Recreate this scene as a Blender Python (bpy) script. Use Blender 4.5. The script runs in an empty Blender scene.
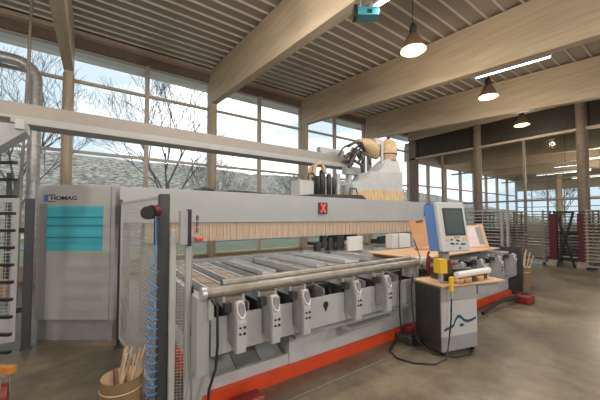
import bpy, math, random
from mathutils import Vector, Matrix
random.seed(7)
PI = math.pi
COL = bpy.context.scene.collection
V = Vector

# ------------------------------------------------------------------ materials
def mat(name, color, rough=0.5, metal=0.0, vary=0.0, scale=8.0, stretch=(1, 1, 1), color2=None, bump=0.0,
        emit=None, strength=0.0, detail=4.0, lo=0.35, hi=0.65):
    m = bpy.data.materials.new(name); m.use_nodes = True
    nt = m.node_tree; b = nt.nodes['Principled BSDF']
    b.inputs['Base Color'].default_value = (*color, 1)
    b.inputs['Roughness'].default_value = rough
    b.inputs['Metallic'].default_value = metal
    if vary or color2 or bump:
        tc = nt.nodes.new('ShaderNodeTexCoord'); mp = nt.nodes.new('ShaderNodeMapping')
        mp.inputs['Scale'].default_value = stretch
        nz = nt.nodes.new('ShaderNodeTexNoise'); nz.inputs['Scale'].default_value = scale
        nz.inputs['Detail'].default_value = detail
        nt.links.new(tc.outputs['Object'], mp.inputs[0]); nt.links.new(mp.outputs[0], nz.inputs['Vector'])
        r = nt.nodes.new('ShaderNodeValToRGB')
        c2 = color2 if color2 else tuple(max(0, c * (1 - vary)) for c in color)
        r.color_ramp.elements[0].position = lo; r.color_ramp.elements[0].color = (*c2, 1)
        r.color_ramp.elements[1].position = hi; r.color_ramp.elements[1].color = (*color, 1)
        nt.links.new(nz.outputs['Fac'], r.inputs[0]); nt.links.new(r.outputs[0], b.inputs['Base Color'])
        if bump:
            bp = nt.nodes.new('ShaderNodeBump'); bp.inputs['Strength'].default_value = bump
            bp.inputs['Distance'].default_value = 0.01
            nt.links.new(nz.outputs['Fac'], bp.inputs['Height']); nt.links.new(bp.outputs[0], b.inputs['Normal'])
    if emit:
        b.inputs['Emission Color'].default_value = (*emit, 1); b.inputs['Emission Strength'].default_value = strength
    return m

def glass_mat():
    m = bpy.data.materials.new('window_glass'); m.use_nodes = True
    nt = m.node_tree; nt.nodes.clear()
    out = nt.nodes.new('ShaderNodeOutputMaterial'); mx = nt.nodes.new('ShaderNodeMixShader')
    t = nt.nodes.new('ShaderNodeBsdfTransparent'); t.inputs[0].default_value = (0.93, 0.95, 0.95, 1)
    g = nt.nodes.new('ShaderNodeBsdfGlossy'); g.inputs['Roughness'].default_value = 0.02
    f = nt.nodes.new('ShaderNodeFresnel'); f.inputs[0].default_value = 1.25
    nt.links.new(f.outputs[0], mx.inputs[0]); nt.links.new(t.outputs[0], mx.inputs[1])
    nt.links.new(g.outputs[0], mx.inputs[2]); nt.links.new(mx.outputs[0], out.inputs[0])
    return m

def floor_mat():
    m = bpy.data.materials.new('polished_concrete'); m.use_nodes = True
    nt = m.node_tree; b = nt.nodes['Principled BSDF']; L = nt.links.new
    tc = nt.nodes.new('ShaderNodeTexCoord')
    n1 = nt.nodes.new('ShaderNodeTexNoise'); n1.inputs['Scale'].default_value = 0.8; n1.inputs['Detail'].default_value = 8
    n1.inputs['Roughness'].default_value = 0.62
    n2 = nt.nodes.new('ShaderNodeTexNoise'); n2.inputs['Scale'].default_value = 9; n2.inputs['Detail'].default_value = 8
    L(tc.outputs['Object'], n1.inputs['Vector']); L(tc.outputs['Object'], n2.inputs['Vector'])
    r = nt.nodes.new('ShaderNodeValToRGB'); e = r.color_ramp.elements
    e[0].position = 0.32; e[0].color = (0.085, 0.067, 0.046, 1)
    e[1].position = 0.68; e[1].color = (0.29, 0.225, 0.15, 1)
    k = e.new(0.5); k.color = (0.17, 0.134, 0.092, 1)
    L(n1.outputs['Fac'], r.inputs[0])
    mx = nt.nodes.new('ShaderNodeMixRGB'); mx.blend_type = 'OVERLAY'; mx.inputs[0].default_value = 0.45
    L(r.outputs[0], mx.inputs[1]); L(n2.outputs['Fac'], mx.inputs[2])
    L(mx.outputs[0], b.inputs['Base Color'])
    rr = nt.nodes.new('ShaderNodeMapRange'); rr.inputs[3].default_value = 0.22; rr.inputs[4].default_value = 0.5
    L(n1.outputs['Fac'], rr.inputs[0]); L(rr.outputs[0], b.inputs['Roughness'])
    return m

M = {}
M['floor'] = floor_mat()
M['glulam'] = mat('glulam_spruce', (0.64, 0.52, 0.38), 0.55, 0, color2=(0.53, 0.42, 0.30), scale=3.0, stretch=(4, 0.35, 5), detail=6)
M['column'] = mat('round_timber', (0.56, 0.45, 0.33), 0.5, 0, color2=(0.45, 0.35, 0.25), scale=6, stretch=(4, 4, 0.4))
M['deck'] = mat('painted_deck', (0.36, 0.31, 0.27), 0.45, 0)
M['dark_band'] = mat('dark_timber', (0.24, 0.175, 0.145), 0.6, 0, vary=0.2)
M['rail_wood'] = mat('rail_timber', (0.60, 0.47, 0.38), 0.6, 0, vary=0.2)
M['frame'] = mat('window_frame', (0.58, 0.49, 0.41), 0.45, 0.0, vary=0.08)
M['soffit'] = mat('outer_soffit', (0.85, 0.83, 0.81), 0.8, 0)
M['plaster'] = mat('plaster', (0.55, 0.48, 0.40), 0.85, 0, vary=0.06)
M['black_panel'] = mat('dark_wall_panel', (0.045, 0.035, 0.028), 0.6, 0, vary=0.2)
M['glass'] = glass_mat()
M['mgrey'] = mat('machine_grey', (0.40, 0.397, 0.385), 0.38, 0, vary=0.05, scale=3)
M['cabinet'] = mat('cabinet_grey', (0.42, 0.41, 0.41), 0.42, 0, vary=0.05, scale=3)
M['plinth'] = mat('plinth_grey', (0.33, 0.32, 0.32), 0.5, 0, vary=0.1)
M['mwhite'] = mat('machine_white', (0.52, 0.52, 0.505), 0.4, 0, vary=0.08, scale=5)
M['mdark'] = mat('machine_dark', (0.06, 0.058, 0.055), 0.45, 0, vary=0.3)
M['black'] = mat('black_plastic', (0.018, 0.018, 0.02), 0.35, 0)
M['post'] = mat('anthracite_post', (0.055, 0.056, 0.06), 0.45, 0, vary=0.1)
M['steel'] = mat('brushed_steel', (0.36, 0.315, 0.26), 0.42, 0.5, vary=0.25, scale=14)
M['alu'] = mat('aluminium', (0.66, 0.65, 0.62), 0.35, 0.7, vary=0.1, scale=10)
M['galv'] = mat('galvanised_sheet', (0.5, 0.5, 0.5), 0.38, 0.4, vary=0.3, scale=12)
M['wire'] = mat('mesh_wire', (0.55, 0.53, 0.5), 0.45, 0.3)
M['red'] = mat('red_enamel', (0.72, 0.075, 0.02), 0.4, 0, vary=0.12, scale=6)
M['dred'] = mat('dark_red', (0.25, 0.02, 0.02), 0.45, 0, vary=0.2)
M['teal'] = mat('teal_film', (0.075, 0.47, 0.57), 0.35, 0, color2=(0.045, 0.38, 0.48), scale=1.4, stretch=(0.3, 1, 9))
M['blue'] = mat('blue_casing', (0.13, 0.28, 0.66), 0.4, 0)
M['logo_blue'] = mat('logo_blue', (0.10, 0.20, 0.42), 0.5, 0)
M['ink'] = mat('dark_ink', (0.03, 0.035, 0.05), 0.5, 0)
M['swoosh'] = mat('swoosh_blue', (0.015, 0.07, 0.12), 0.5, 0)
M['hose_blue'] = mat('blue_hose', (0.08, 0.30, 0.70), 0.3, 0)
M['curtain'] = mat('strip_curtain', (0.62, 0.47, 0.34), 0.65, 0, color2=(0.42, 0.29, 0.20), scale=5, stretch=(9, 1, 0.25), detail=6)
M['tan'] = mat('tan_dust_cover', (0.62, 0.44, 0.25), 0.7, 0, vary=0.25, scale=10)
M['fringe'] = mat('fringe_tan', (0.55, 0.34, 0.13), 0.7, 0, color2=(0.7, 0.55, 0.36), scale=9, stretch=(6, 6, 0.5))
M['duct'] = mat('tan_duct', (0.50, 0.36, 0.22), 0.6, 0, vary=0.2)
M['bed'] = mat('console_bed', (0.40, 0.32, 0.25), 0.6, 0, vary=0.3, scale=12)
M['ply'] = mat('plywood', (0.72, 0.46, 0.26), 0.5, 0, color2=(0.60, 0.36, 0.19), scale=3, stretch=(1, 6, 6))
M['board'] = mat('clip_board', (0.55, 0.28, 0.12), 0.5, 0, vary=0.12, scale=5)
M['stick'] = mat('raw_wood', (0.66, 0.47, 0.32), 0.7, 0, vary=0.3, scale=6)
M['sticker'] = mat('dark_wood', (0.25, 0.14, 0.10), 0.7, 0, vary=0.3, scale=6)
M['bucket'] = mat('cardboard_drum', (0.62, 0.44, 0.24), 0.6, 0, vary=0.12, scale=5)
M['orange'] = mat('orange_enamel', (0.70, 0.29, 0.06), 0.45, 0, vary=0.2)
M['wheel'] = mat('red_wheel', (0.30, 0.06, 0.045), 0.4, 0, vary=0.2)
M['yellow'] = mat('yellow_plastic', (0.80, 0.50, 0.03), 0.4, 0)
M['paper'] = mat('paper', (0.78, 0.74, 0.70), 0.7, 0)
M['pink'] = mat('pink_paper', (0.76, 0.56, 0.54), 0.7, 0, color2=(0.82, 0.72, 0.70), scale=14)
M['screen'] = mat('dark_screen', (0.045, 0.055, 0.045), 0.3, 0)
M['bezel'] = mat('screen_bezel', (0.02, 0.02, 0.02), 0.3, 0)
M['console'] = mat('console_grey', (0.60, 0.60, 0.58), 0.4, 0, vary=0.03)
M['console_hi'] = mat('pedestal_grey', (0.36, 0.35, 0.34), 0.4, 0, vary=0.03)
M['console_lo'] = mat('pedestal_light', (0.52, 0.51, 0.50), 0.4, 0, vary=0.03)
M['tape'] = mat('tape_roll', (0.62, 0.34, 0.16), 0.5, 0, vary=0.1)
M['rack'] = mat('rack_steel', (0.42, 0.36, 0.29), 0.5, 0.1, vary=0.2)
M['rack_light'] = mat('rack_grey', (0.48, 0.45, 0.41), 0.45, 0.2, vary=0.15)
M['teal_box'] = mat('teal_box', (0.05, 0.28, 0.34), 0.4, 0, vary=0.2)
M['lampshade'] = mat('lamp_shade', (0.36, 0.25, 0.15), 0.35, 0.3)
M['lamp_glow'] = mat('lamp_glow', (1, 0.95, 0.85), 0.5, 0, emit=(1, 0.86, 0.66), strength=9)
M['tube_glow'] = mat('tube_glow', (1, 1, 1), 0.5, 0, emit=(0.9, 0.96, 1.0), strength=10)
M['red_glow'] = mat('red_cross_light', (0.6, 0.05, 0.03), 0.5, 0, emit=(1, 0.10, 0.04), strength=0.3)
M['grass'] = mat('lawn', (0.20, 0.22, 0.11), 0.9, 0, color2=(0.27, 0.26, 0.16), scale=0.8)
M['bounce_gravel'] = mat('pale_bounce_paving', (0.5, 0.48, 0.46), 0.9, 0, vary=0.15, scale=3)
M['channel'] = mat('channel_beige', (0.33, 0.29, 0.26), 0.45, 0, vary=0.06)
M['road'] = mat('asphalt', (0.25, 0.26, 0.28), 0.9, 0, vary=0.1)
M['hill'] = mat('winter_hill', (0.72, 0.58, 0.44), 0.95, 0, color2=(0.20, 0.15, 0.11), scale=1.1, detail=10, lo=0.4, hi=0.6)
M['bark'] = mat('bark', (0.26, 0.215, 0.185), 0.9, 0, vary=0.2)
M['shrub'] = mat('dry_shrub', (0.52, 0.45, 0.36), 0.9, 0, vary=0.3)
M['leaf'] = mat('yellow_green_leaves', (0.42, 0.40, 0.16), 0.9, 0, vary=0.3, scale=1)
M['pale_metal'] = mat('pale_metal', (0.55, 0.58, 0.60), 0.4, 0.2, vary=0.1)
M['maroon'] = mat('maroon', (0.11, 0.012, 0.018), 0.45, 0, vary=0.2)
M['rack_dark'] = mat('rack_dark', (0.10, 0.085, 0.075), 0.5, 0.2, vary=0.2)
M['column_dark'] = mat('dark_round_timber', (0.27, 0.21, 0.155), 0.5, 0, vary=0.2)
M['frame_dark'] = mat('dark_frame', (0.26, 0.21, 0.165), 0.5, 0, vary=0.1)
M['rope'] = mat('grey_conduit', (0.35, 0.29, 0.25), 0.5, 0, vary=0.2)
M['yellow_ledge'] = mat('ochre_sill', (0.62, 0.53, 0.24), 0.6, 0, vary=0.1)

# ------------------------------------------------------------------ mesh builder
class B:
    def __init__(s): s.v = []; s.f = []; s.sm = []
    def add(s, vs, fs, smooth=False, T=None):
        o = len(s.v)
        for p in vs:
            p = V(p); s.v.append(T @ p if T else p)
        for f in fs: s.f.append([i + o for i in f]); s.sm.append(smooth)
        return s
    def box(s, x0, x1, y0, y1, z0, z1, T=None):
        vs = [(x0, y0, z0), (x1, y0, z0), (x1, y1, z0), (x0, y1, z0), (x0, y0, z1), (x1, y0, z1), (x1, y1, z1), (x0, y1, z1)]
        return s.add(vs, [(3, 2, 1, 0), (4, 5, 6, 7), (0, 1, 5, 4), (1, 2, 6, 5), (2, 3, 7, 6), (3, 0, 4, 7)], False, T)
    def bar(s, a, b, w, h=None, up=(0, 0, 1)):
        a = V(a); b = V(b); h = h or w; d = b - a; L = d.length; d.normalize()
        up = V(up)
        if abs(d.dot(up)) > 0.98: up = V((0, 1, 0)) if abs(d.y) < 0.9 else V((1, 0, 0))
        sx = d.cross(up).normalized(); uz = sx.cross(d)
        vs = []
        for q in (a, b):
            for i, j in ((-1, -1), (1, -1), (1, 1), (-1, 1)): vs.append(q + sx * i * w / 2 + uz * j * h / 2)
        return s.add(vs, [(0, 1, 2, 3), (7, 6, 5, 4), (0, 4, 5, 1), (1, 5, 6, 2), (2, 6, 7, 3), (3, 7, 4, 0)])
    def tube(s, pts, r, n=10, r1=None, caps=True):
        pts = [V(p) for p in pts]; N = len(pts)
        prev = None; rings = []
        for i, p in enumerate(pts):
            d = (pts[min(i + 1, N - 1)] - pts[max(i - 1, 0)]).normalized()
            if prev is None:
                up = V((0, 0, 1)) if abs(d.z) < 0.9 else V((1, 0, 0))
                a = d.cross(up).normalized()
            else:
                a = prev - d * prev.dot(d)
                a = a.normalized() if a.length > 1e-6 else d.orthogonal().normalized()
            prev = a; b = d.cross(a)
            rr = r if r1 is None else r + (r1 - r) * i / (N - 1)
            if isinstance(r, (list, tuple)): rr = r[i]
            rings.append([p + (a * math.cos(2 * PI * k / n) + b * math.sin(2 * PI * k / n)) * rr for k in range(n)])
        vs = [q for R in rings for q in R]
        fs = [(i * n + k, i * n + (k + 1) % n, (i + 1) * n + (k + 1) % n, (i + 1) * n + k) for i in range(N - 1) for k in range(n)]
        s.add(vs, fs, True)
        if caps:
            s.add(rings[0], [tuple(range(n))[::-1]]); s.add(rings[-1], [tuple(range(n))])
        return s
    def cyl(s, a, b, r, r1=None, n=20): return s.tube([a, b], r, n, r1)
    def prism(s, poly, a, b, T=None, axis='z'):
        n = len(poly)
        def m(p, h): return {'z': (p[0], p[1], h), 'y': (p[0], h, p[1]), 'x': (h, p[0], p[1])}[axis]
        vs = [m(p, a) for p in poly] + [m(p, b) for p in poly]
        fs = [tuple(range(n))[::-1], tuple(range(n, 2 * n))] + [(i, (i + 1) % n, (i + 1) % n + n, i + n) for i in range(n)]
        return s.add(vs, fs, False, T)
    def lathe(s, prof, c=(0, 0, 0), n=28, T=None):
        c = V(c); vs = []
        for r, z in prof:
            for k in range(n): vs.append(c + V((r * math.cos(2 * PI * k / n), r * math.sin(2 * PI * k / n), z)))
        fs = [(i * n + k, i * n + (k + 1) % n, (i + 1) * n + (k + 1) % n, (i + 1) * n + k) for i in range(len(prof) - 1) for k in range(n)]
        return s.add(vs, fs, True, T)
    def build(s, name, m, parent=None, world=True, bevel=0, center=True):
        """verts are world coordinates (world=True) or the thing's own (world=False)"""
        pw = WM[parent.name] if parent else Matrix()
        if world and parent:
            inv = pw.inverted(); vs = [inv @ p for p in s.v]
        else: vs = s.v
        loc = V((0, 0, 0))
        if center:
            lo = V([min(p[i] for p in vs) for i in range(3)]); hi = V([max(p[i] for p in vs) for i in range(3)])
            loc = (lo + hi) / 2
            if not parent: loc.z = lo.z
        me = bpy.data.meshes.new(name); me.from_pydata([p - loc for p in vs], [], s.f); me.update()
        me.polygons.foreach_set('use_smooth', s.sm)
        me.materials.append(M[m] if isinstance(m, str) else m)
        o = bpy.data.objects.new(name, me); COL.objects.link(o); o.location = loc
        if parent: o.parent = parent
        WM[o.name] = pw @ Matrix.Translation(loc)
        if bevel:
            bv = o.modifiers.new('bevel', 'BEVEL'); bv.width = bevel; bv.segments = 2; bv.limit_method = 'ANGLE'
        return o
WM = {}

def thing(name, label, cat, loc=(0, 0, 0), rz=0.0, group=None):
    o = bpy.data.objects.new(name, None); COL.objects.link(o)
    o.location = loc; o.rotation_euler = (0, 0, rz); o.empty_display_size = 0.2
    o['label'] = label; o['category'] = cat
    if group: o['group'] = group
    WM[o.name] = Matrix.Translation(V(loc)) @ Matrix.Rotation(rz, 4, 'Z')
    return o
def tag(o, label, cat, group=None, kind=None):
    o['label'] = label; o['category'] = cat
    if group: o['group'] = group
    if kind: o['kind'] = kind
    return o
def struct(o): o['kind'] = 'structure'; return o
def dup(root, loc, rz=0.0, label=None, group=None):
    r = root.copy(); COL.objects.link(r); r.location = loc; r.rotation_euler = (0, 0, rz)
    if label: r['label'] = label
    if group: r['group'] = group
    def kids(a, b):
        for ch in list(a.children):
            c = ch.copy(); COL.objects.link(c); c.parent = b; kids(ch, c)
    kids(root, r)
    return r

# ------------------------------------------------------------------ the hall shell
XL, XR, YB, YF = -8.4, 14.85, -7.0, 10.2
SL = 0.0785
def zb(y): return 5.50 + SL * (y - 9.9)        # underside of the roof beams
def zt(y): return zb(y) + 1.14                 # top of the beams = underside of the deck

struct(B().box(XL - .3, 32.3, YB - .3, YF + .4, -0.2, 0).build('floor', 'floor'))

struct(B().box(.9, 3.3, 2.22, 2.228, 0, .001).build('trim_7', 'deck'))
# corrugated roof deck: ribs run along the facade
def deck_profile(y0, y1, pitch=0.34):
    pr = []; y = y0
    while y < y1:
        for dy, dz in ((0, 0.06), (0.300, 0.06), (0.310, 0.012), (0.326, 0.012)):
            pr.append((y + dy, dz))
        y += pitch
    return pr
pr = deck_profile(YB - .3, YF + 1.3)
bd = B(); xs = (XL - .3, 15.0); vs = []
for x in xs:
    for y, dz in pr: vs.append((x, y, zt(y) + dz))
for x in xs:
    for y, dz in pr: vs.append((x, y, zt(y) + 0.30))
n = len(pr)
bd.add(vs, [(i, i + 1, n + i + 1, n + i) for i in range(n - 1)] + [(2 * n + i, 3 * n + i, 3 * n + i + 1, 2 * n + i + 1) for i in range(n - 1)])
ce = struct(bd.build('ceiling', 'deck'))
M['rib_glint'] = mat('painted_rib_glint', (0.66, 0.60, 0.54), 0.4, 0)  # window reflections along the ribs, painted in as a paler colour
ce.data.materials.append(M['rib_glint'])
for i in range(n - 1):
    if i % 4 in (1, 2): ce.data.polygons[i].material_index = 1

# walls away from the view
struct(B().box(XL - .3, XL, YB, YF, 0, 7.4).build('wall_left', 'plaster'))
wb = B()
wb.box(XL, 32, YB - .3, YB, 0, 1.6); wb.box(XL, 32, YB - .3, YB, 4.3, 6.0)
for i in range(11): wb.box(XL + i * 4.0, XL + i * 4.0 + .35, YB - .3, YB, 1.6, 4.3)
struct(wb.build('wall_back', 'plaster'))
struct(B().box(XL, 32, YF - .06, YF + .12, 0, 0.34).build('wall_front', 'plaster'))

# ------------------------------------------------------------------ facade windows
wx0 = 3.37
def facade_window(k, num):
    x0 = wx0 + 1.96 * k; x1 = x0 + 1.96
    f = B(); y0, y1 = YF - .02, YF + .08
    f.box(x0 - .055, x0 + .055, y0 - .05, y1, 0.34, 6.32)
    for z, h in ((0.34, .07), (1.02, .05), (3.40, .075), (5.37, .075), (6.27, .05)):
        f.box(x0 + .055, x1 - .055, y0, y1, z, z + h)
    fr = struct(f.build('window_%d' % num, 'frame'))
    B().add([(x0 + .055, YF + .03, .41), (x1 - .055, YF + .03, .41), (x1 - .055, YF + .03, 6.27), (x0 + .055, YF + .03, 6.27)], [(0, 1, 2, 3)]).build('pane', 'glass', fr)
for j, k in enumerate(range(-6, 6)): facade_window(k, j + 1)
struct(B().box(XL, 14.8, YF - .14, YF - .04, 0.34, 0.40).build('trim_1', 'yellow_ledge'))
struct(B().box(XL, 14.8, YF - .12, YF + .06, 6.32, 6.62).build('trim_2', 'dark_band'))
struct(B().box(XL, 14.8, YF - .36, YF - .13, 6.56, 6.665).build('trim_3', 'rail_wood'))
struct(B().box(XL, 16, YF + .14, YF + .75, 6.40, 6.50).build('trim_4', 'soffit'))
struct(B().box(XL, 16, YF + .72, YF + .77, 6.30, 6.52).build('trim_5', 'soffit'))

# ------------------------------------------------------------------ roof beams and columns
where = {-4.43: ('glued timber roof beam left of the frame', 'round timber column left of the frame'),
         -0.51: ('pale timber roof beam running overhead at the left edge, above the spiral duct', 'round timber column behind the grey control cabinet'),
         3.40: ('pale timber roof beam landing on the column behind the grey machine portal, second from left', 'round timber column behind the left half of the machine portal'),
         7.32: ('broad timber roof beam with the lit tube light under it', 'round timber column just left of the extraction hood'),
         11.25: ('timber roof beam furthest right, behind the two smaller pendant lamps', 'round timber column behind the extraction hood')}
for x, (lb, lc) in where.items():
    if x < -2: continue
    b = B(); w = 0.11; y0, y1 = YB, 10.02
    vs = [(x - w, y0, zb(y0)), (x + w, y0, zb(y0)), (x + w, y1, zb(y1)), (x - w, y1, zb(y1)),
          (x - w, y0, zt(y0)), (x + w, y0, zt(y0)), (x + w, y1, zt(y1)), (x - w, y1, zt(y1))]
    b.add(vs, [(3, 2, 1, 0), (4, 5, 6, 7), (0, 1, 5, 4), (1, 2, 6, 5), (2, 3, 7, 6), (3, 0, 4, 7)])
    tag(b.build('roof_beam', 'glulam', bevel=.01), lb, 'beam', 'timber roof beams')
    c = thing('timber_column', lc, 'column', (x, 9.88, 0), 0, 'round columns along the glass facade')
    B().cyl((x, 9.88, 0.02), (x, 9.88, 5.42), .125, n=24).build('shaft', 'column', c)
    B().box(x - .10, x + .10, 9.80, 9.96, 5.42, 5.50).build('head_plate', 'rail_wood', c)
    B().cyl((x, 9.88, 0), (x, 9.88, .02), .16).build('base_plate', 'galv', c)

# ------------------------------------------------------------------ glazed partition on the right
PX = 14.85
cols = [9.85, 6.40, 2.78, -0.84]
pl = ['dark timber column in the corner of the glass partition, right of the extraction hood',
      'timber column of the glass partition behind the monitor console',
      'timber column of the glass partition at the right edge, behind the racks', 'timber column of the glass partition out of frame']
for y, l in zip(cols[:3], pl):
    w = .16
    if y > 9:
        tag(B().box(PX - .16, PX + .14, y - .28, y + .10, 0, 5.95).build('partition_post', 'dark_band'), l, 'column')
    else:
        tag(B().cyl((PX - .05, y, 0), (PX - .05, y, 5.95), .17, n=24).build('partition_post', 'column_dark'), l, 'column')
num = 20
ys = [9.85, 8.12, 6.40, 4.59, 2.78, .97, -.84, -2.65, -4.6, -6.9]
for i in range(len(ys) - 1):
    a, b_ = ys[i + 1], ys[i]; f = B(); x0, x1 = PX - .03, PX + .05
    f.box(x0 - .03, x1, a - .04, a + .04, 0, 4.9)
    for z, h in ((0, .08), (1.0, .05), (2.28, .07), (4.84, .06)): f.box(x0, x1, a + .04, b_ - .04, z, z + h)
    fr = struct(f.build('window_%d' % num, 'frame_dark')); num += 1
    B().add([(PX + .01, a + .04, .08), (PX + .01, b_ - .04, .08), (PX + .01, b_ - .04, 4.84), (PX + .01, a + .04, 4.84)], [(0, 1, 2, 3)]).build('pane', 'glass', fr)
struct(B().box(PX - .05, PX + .10, YB, YF - .15, 4.9, 5.95).build('wall_right', 'black_panel'))
struct(B().box(PX - .16, PX - .06, YB, YF - .15, 4.84, 4.93).build('trim_6', 'rail_wood'))
eb = B(); ya, yb_ = YB, YF - .15
eb.add([(PX - .14, ya, 5.9), (PX + .1, ya, 5.9), (PX + .1, yb_, 5.96), (PX - .14, yb_, 5.96), (PX - .14, ya, zt(ya)), (PX + .1, ya, zt(ya)), (PX + .1, yb_, zt(yb_)), (PX - .14, yb_, zt(yb_))],
       [(3, 2, 1, 0), (4, 5, 6, 7), (0, 1, 5, 4), (1, 2, 6, 5), (2, 3, 7, 6), (3, 0, 4, 7)])
tag(eb.build('roof_beam', 'glulam'), 'slim timber edge beam above the dark panels of the glass partition', 'beam', 'timber roof beams')

# neighbouring hall seen through the partition
FX = 31.0
struct(B().box(PX + .2, FX + .3, YB - .3, YF + .3, 5.75, 5.95).build('ceiling_2', 'deck'))
wf = B(); wf.box(FX, FX + .3, YB, YF, 0, .9); wf.box(FX, FX + .3, YB, YF, 4.0, 5.75)
struct(wf.build('wall_far', 'plaster'))
num = 40
for i in range(8):
    a = YF - 2.15 * (i + 1); b_ = a + 2.15; f = B()
    f.box(FX, FX + .1, a - .06, a + .06, .9, 4.0)
    f.box(FX, FX + .1, a + 1.05, a + 1.11, .9, 4.0)
    for z in (.9, 1.7, 2.5, 3.2, 3.94): f.box(FX, FX + .1, a + .06, b_ - .06, z, z + .06)
    fr = struct(f.build('window_%d' % num, 'frame')); num += 1
    B().add([(FX + .05, a + .06, .96), (FX + .05, b_ - .06, .96), (FX + .05, b_ - .06, 3.94), (FX + .05, a + .06, 3.94)], [(0, 1, 2, 3)]).build('pane', 'glass', fr)
nf = B(); nf.box(15.0, FX, YF, YF + .3, 4.9, 5.75)
for i in range(9): nf.box(15.0 + 2 * i, 15.16 + 2 * i, YF, YF + .15, .34, 4.9)
for z in (2.2, 3.5): nf.box(15, FX, YF + .02, YF + .12, z, z + .08)
o = struct(nf.build('window_60', 'frame')); B().add([(15.1, YF + .05, .34), (FX, YF + .05, .34), (FX, YF + .05, 4.9), (15.1, YF + .05, 4.9)], [(0, 1, 2, 3)]).build('pane', 'glass', o)
nl = ['pale timber beam across the neighbouring hall, nearest the partition', 'pale timber beam in the middle of the neighbouring hall', 'pale timber beam furthest back in the neighbouring hall']
for (x, l) in zip((18.6, 22.6, 26.6), nl):
    b = B(); b.add([(x - .1, YB, 4.35), (x + .1, YB, 4.35), (x + .1, YF, 5.0), (x - .1, YF, 5.0), (x - .1, YB, 5.75), (x + .1, YB, 5.75), (x + .1, YF, 5.75), (x - .1, YF, 5.75)],
                   [(3, 2, 1, 0), (4, 5, 6, 7), (0, 1, 5, 4), (1, 2, 6, 5), (2, 3, 7, 6), (3, 0, 4, 7)])
    tag(b.build('hall_beam', 'glulam'), l, 'beam', 'beams of the neighbouring hall')
    B_ = B().tube([(x + 1.2, YB, 4.5), (x + 1.2, YF, 4.5)], .05, 8)
    tag(B_.build('overhead_pipe', 'rack_light'), l.replace('pale timber beam', 'thin overhead pipe'), 'pipe', 'pipes in the neighbouring hall')
for y, l in ((6.6, 'timber column in the neighbouring hall behind the left partition panes'), (3.1, 'timber column in the neighbouring hall seen beside the right partition column')):
    tag(B().cyl((28, y, 0), (28, y, 5.7), .2).build('hall_column', 'column'), l, 'column')

# ------------------------------------------------------------------ lamps
def light(kind, name, loc, energy, color, size=.3, size_y=None, rot=(0, 0, 0), parent=None):
    l = bpy.data.lights.new(name, kind); l.energy = energy; l.color = color
    if kind == 'AREA':
        l.size = size
        if size_y: l.shape = 'RECTANGLE'; l.size_y = size_y
    else: l.shadow_soft_size = size
    o = bpy.data.objects.new(name, l); COL.objects.link(o); o.location = loc; o.rotation_euler = rot
    if parent: o.parent = parent
    return o
WARM = (1, .93, .82)
lamp = thing('pendant_lamp', 'large brown pendant lamp nearest the camera, hanging between two timber beams', 'lamp', (5.35, 3.50, 5.03), 0, 'round pendant lamps')
B().lathe([(.25, 0), (.245, .03), (.20, .13), (.15, .24), (.115, .31), (.08, .34), (.075, .35), (.07, .34), (.10, .30), (.14, .23), (.19, .12), (.235, .03), (.25, 0)]).build('lamp_shade', 'lampshade', lamp, False)
B().lathe([(.0001, .035), (.12, .03), (.20, .035), (.215, .06), (.17, .10), (.0001, .11)]).build('diffuser', 'lamp_glow', lamp, False)
B().lathe([(.0001, .35), (.07, .35), (.075, .48), (.05, .56), (.0001, .57)]).build('lamp_housing', 'mdark', lamp, False)
B().tube([(0, 0, .57), (0, 0, zt(3.5) - 5.03 + .01)], .008, 6).build('cord', 'black', lamp, False)
lb = ['middle pendant lamp, below the tube light and in front of the right beam', 'small far pendant lamp in front of the dark partition panels', 'pendant lamp behind the camera', 'pendant lamp behind the camera']
lamps = [(5.35, 3.5), (9.25, 3.68), (13.1, 4.10)]
for (x, y), l in zip(lamps[1:], lb): dup(lamp, (x, y, 5.06), 0, l, 'round pendant lamps')
for (x, y), l in zip(((1.45, 3.45), (-2.4, 3.4)), ('added fill pendant lamp above the machine left end, over the top edge of the frame', 'added fill pendant lamp over the left edge of the frame')):
    dup(lamp, (x, y, 4.96), 0, l, 'round pendant lamps'); lamps.append((x, y))  # unseen pendants added to brighten the near deck and beams
for x, y in lamps:
    light('POINT', 'pendant_light', (x, y, 4.84), (125 if x > 0 else 150) if x < 5 else 50, WARM if x < 5 else (1, .85, .66), .12)
def tube_light(loc, length, label, grp='lit fluorescent tube fittings'):
    t = thing('tube_light', label, 'light', loc, 0, grp)
    B().box(-.05, .05, -length / 2, length / 2, .03, .09).build('fitting', 'console', t, False)
    B().tube([(0, -length / 2 + .02, .012), (0, length / 2 - .02, .012)], .02, 10).build('lamp_tube', 'tube_glow', t, False)
    if grp != 'lit fluorescent tube fittings':
        B().tube([(0, 0, .09), (0, 0, 5.75 - loc[2])], .008, 6).build('suspension_rod', 'black', t, False)
    B().prism([(-.05, .03), (-.10, -.01), (-.095, -.015), (-.045, .025)], -length / 2, length / 2, axis='y').build('reflector', 'console', t, False)
    return t
for x, y, z, L_, l in ((7.52, 2.55, 4.90, 1.45, 'long lit tube light under the broad timber beam on the right'),
                       (3.62, 2.45, 4.87, 1.45, 'lit tube light at the top edge above the teal hoist box')):
    t = tube_light((x, y, z), L_, l)
    t.rotation_euler = (math.atan(SL), 0, 0)
    light('AREA', 'tube_glow_light', (x, y, z - .06), 60, (.92, .96, 1), .12, L_)
for x, y, L_, l in ((20.2, 4.6, 2.2, 'lit tube light in the neighbouring hall, upper one left of the right column'), (21.5, 3.4, 2.2, 'lit tube light in the neighbouring hall, lower one'),
                    (17.6, 3.9, .8, 'short lit lamp in the neighbouring hall, behind the far pendant')):
    tube_light((x, y, 3.95 if x < 21 else 3.75), L_, l, 'lights in the neighbouring hall')
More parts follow.
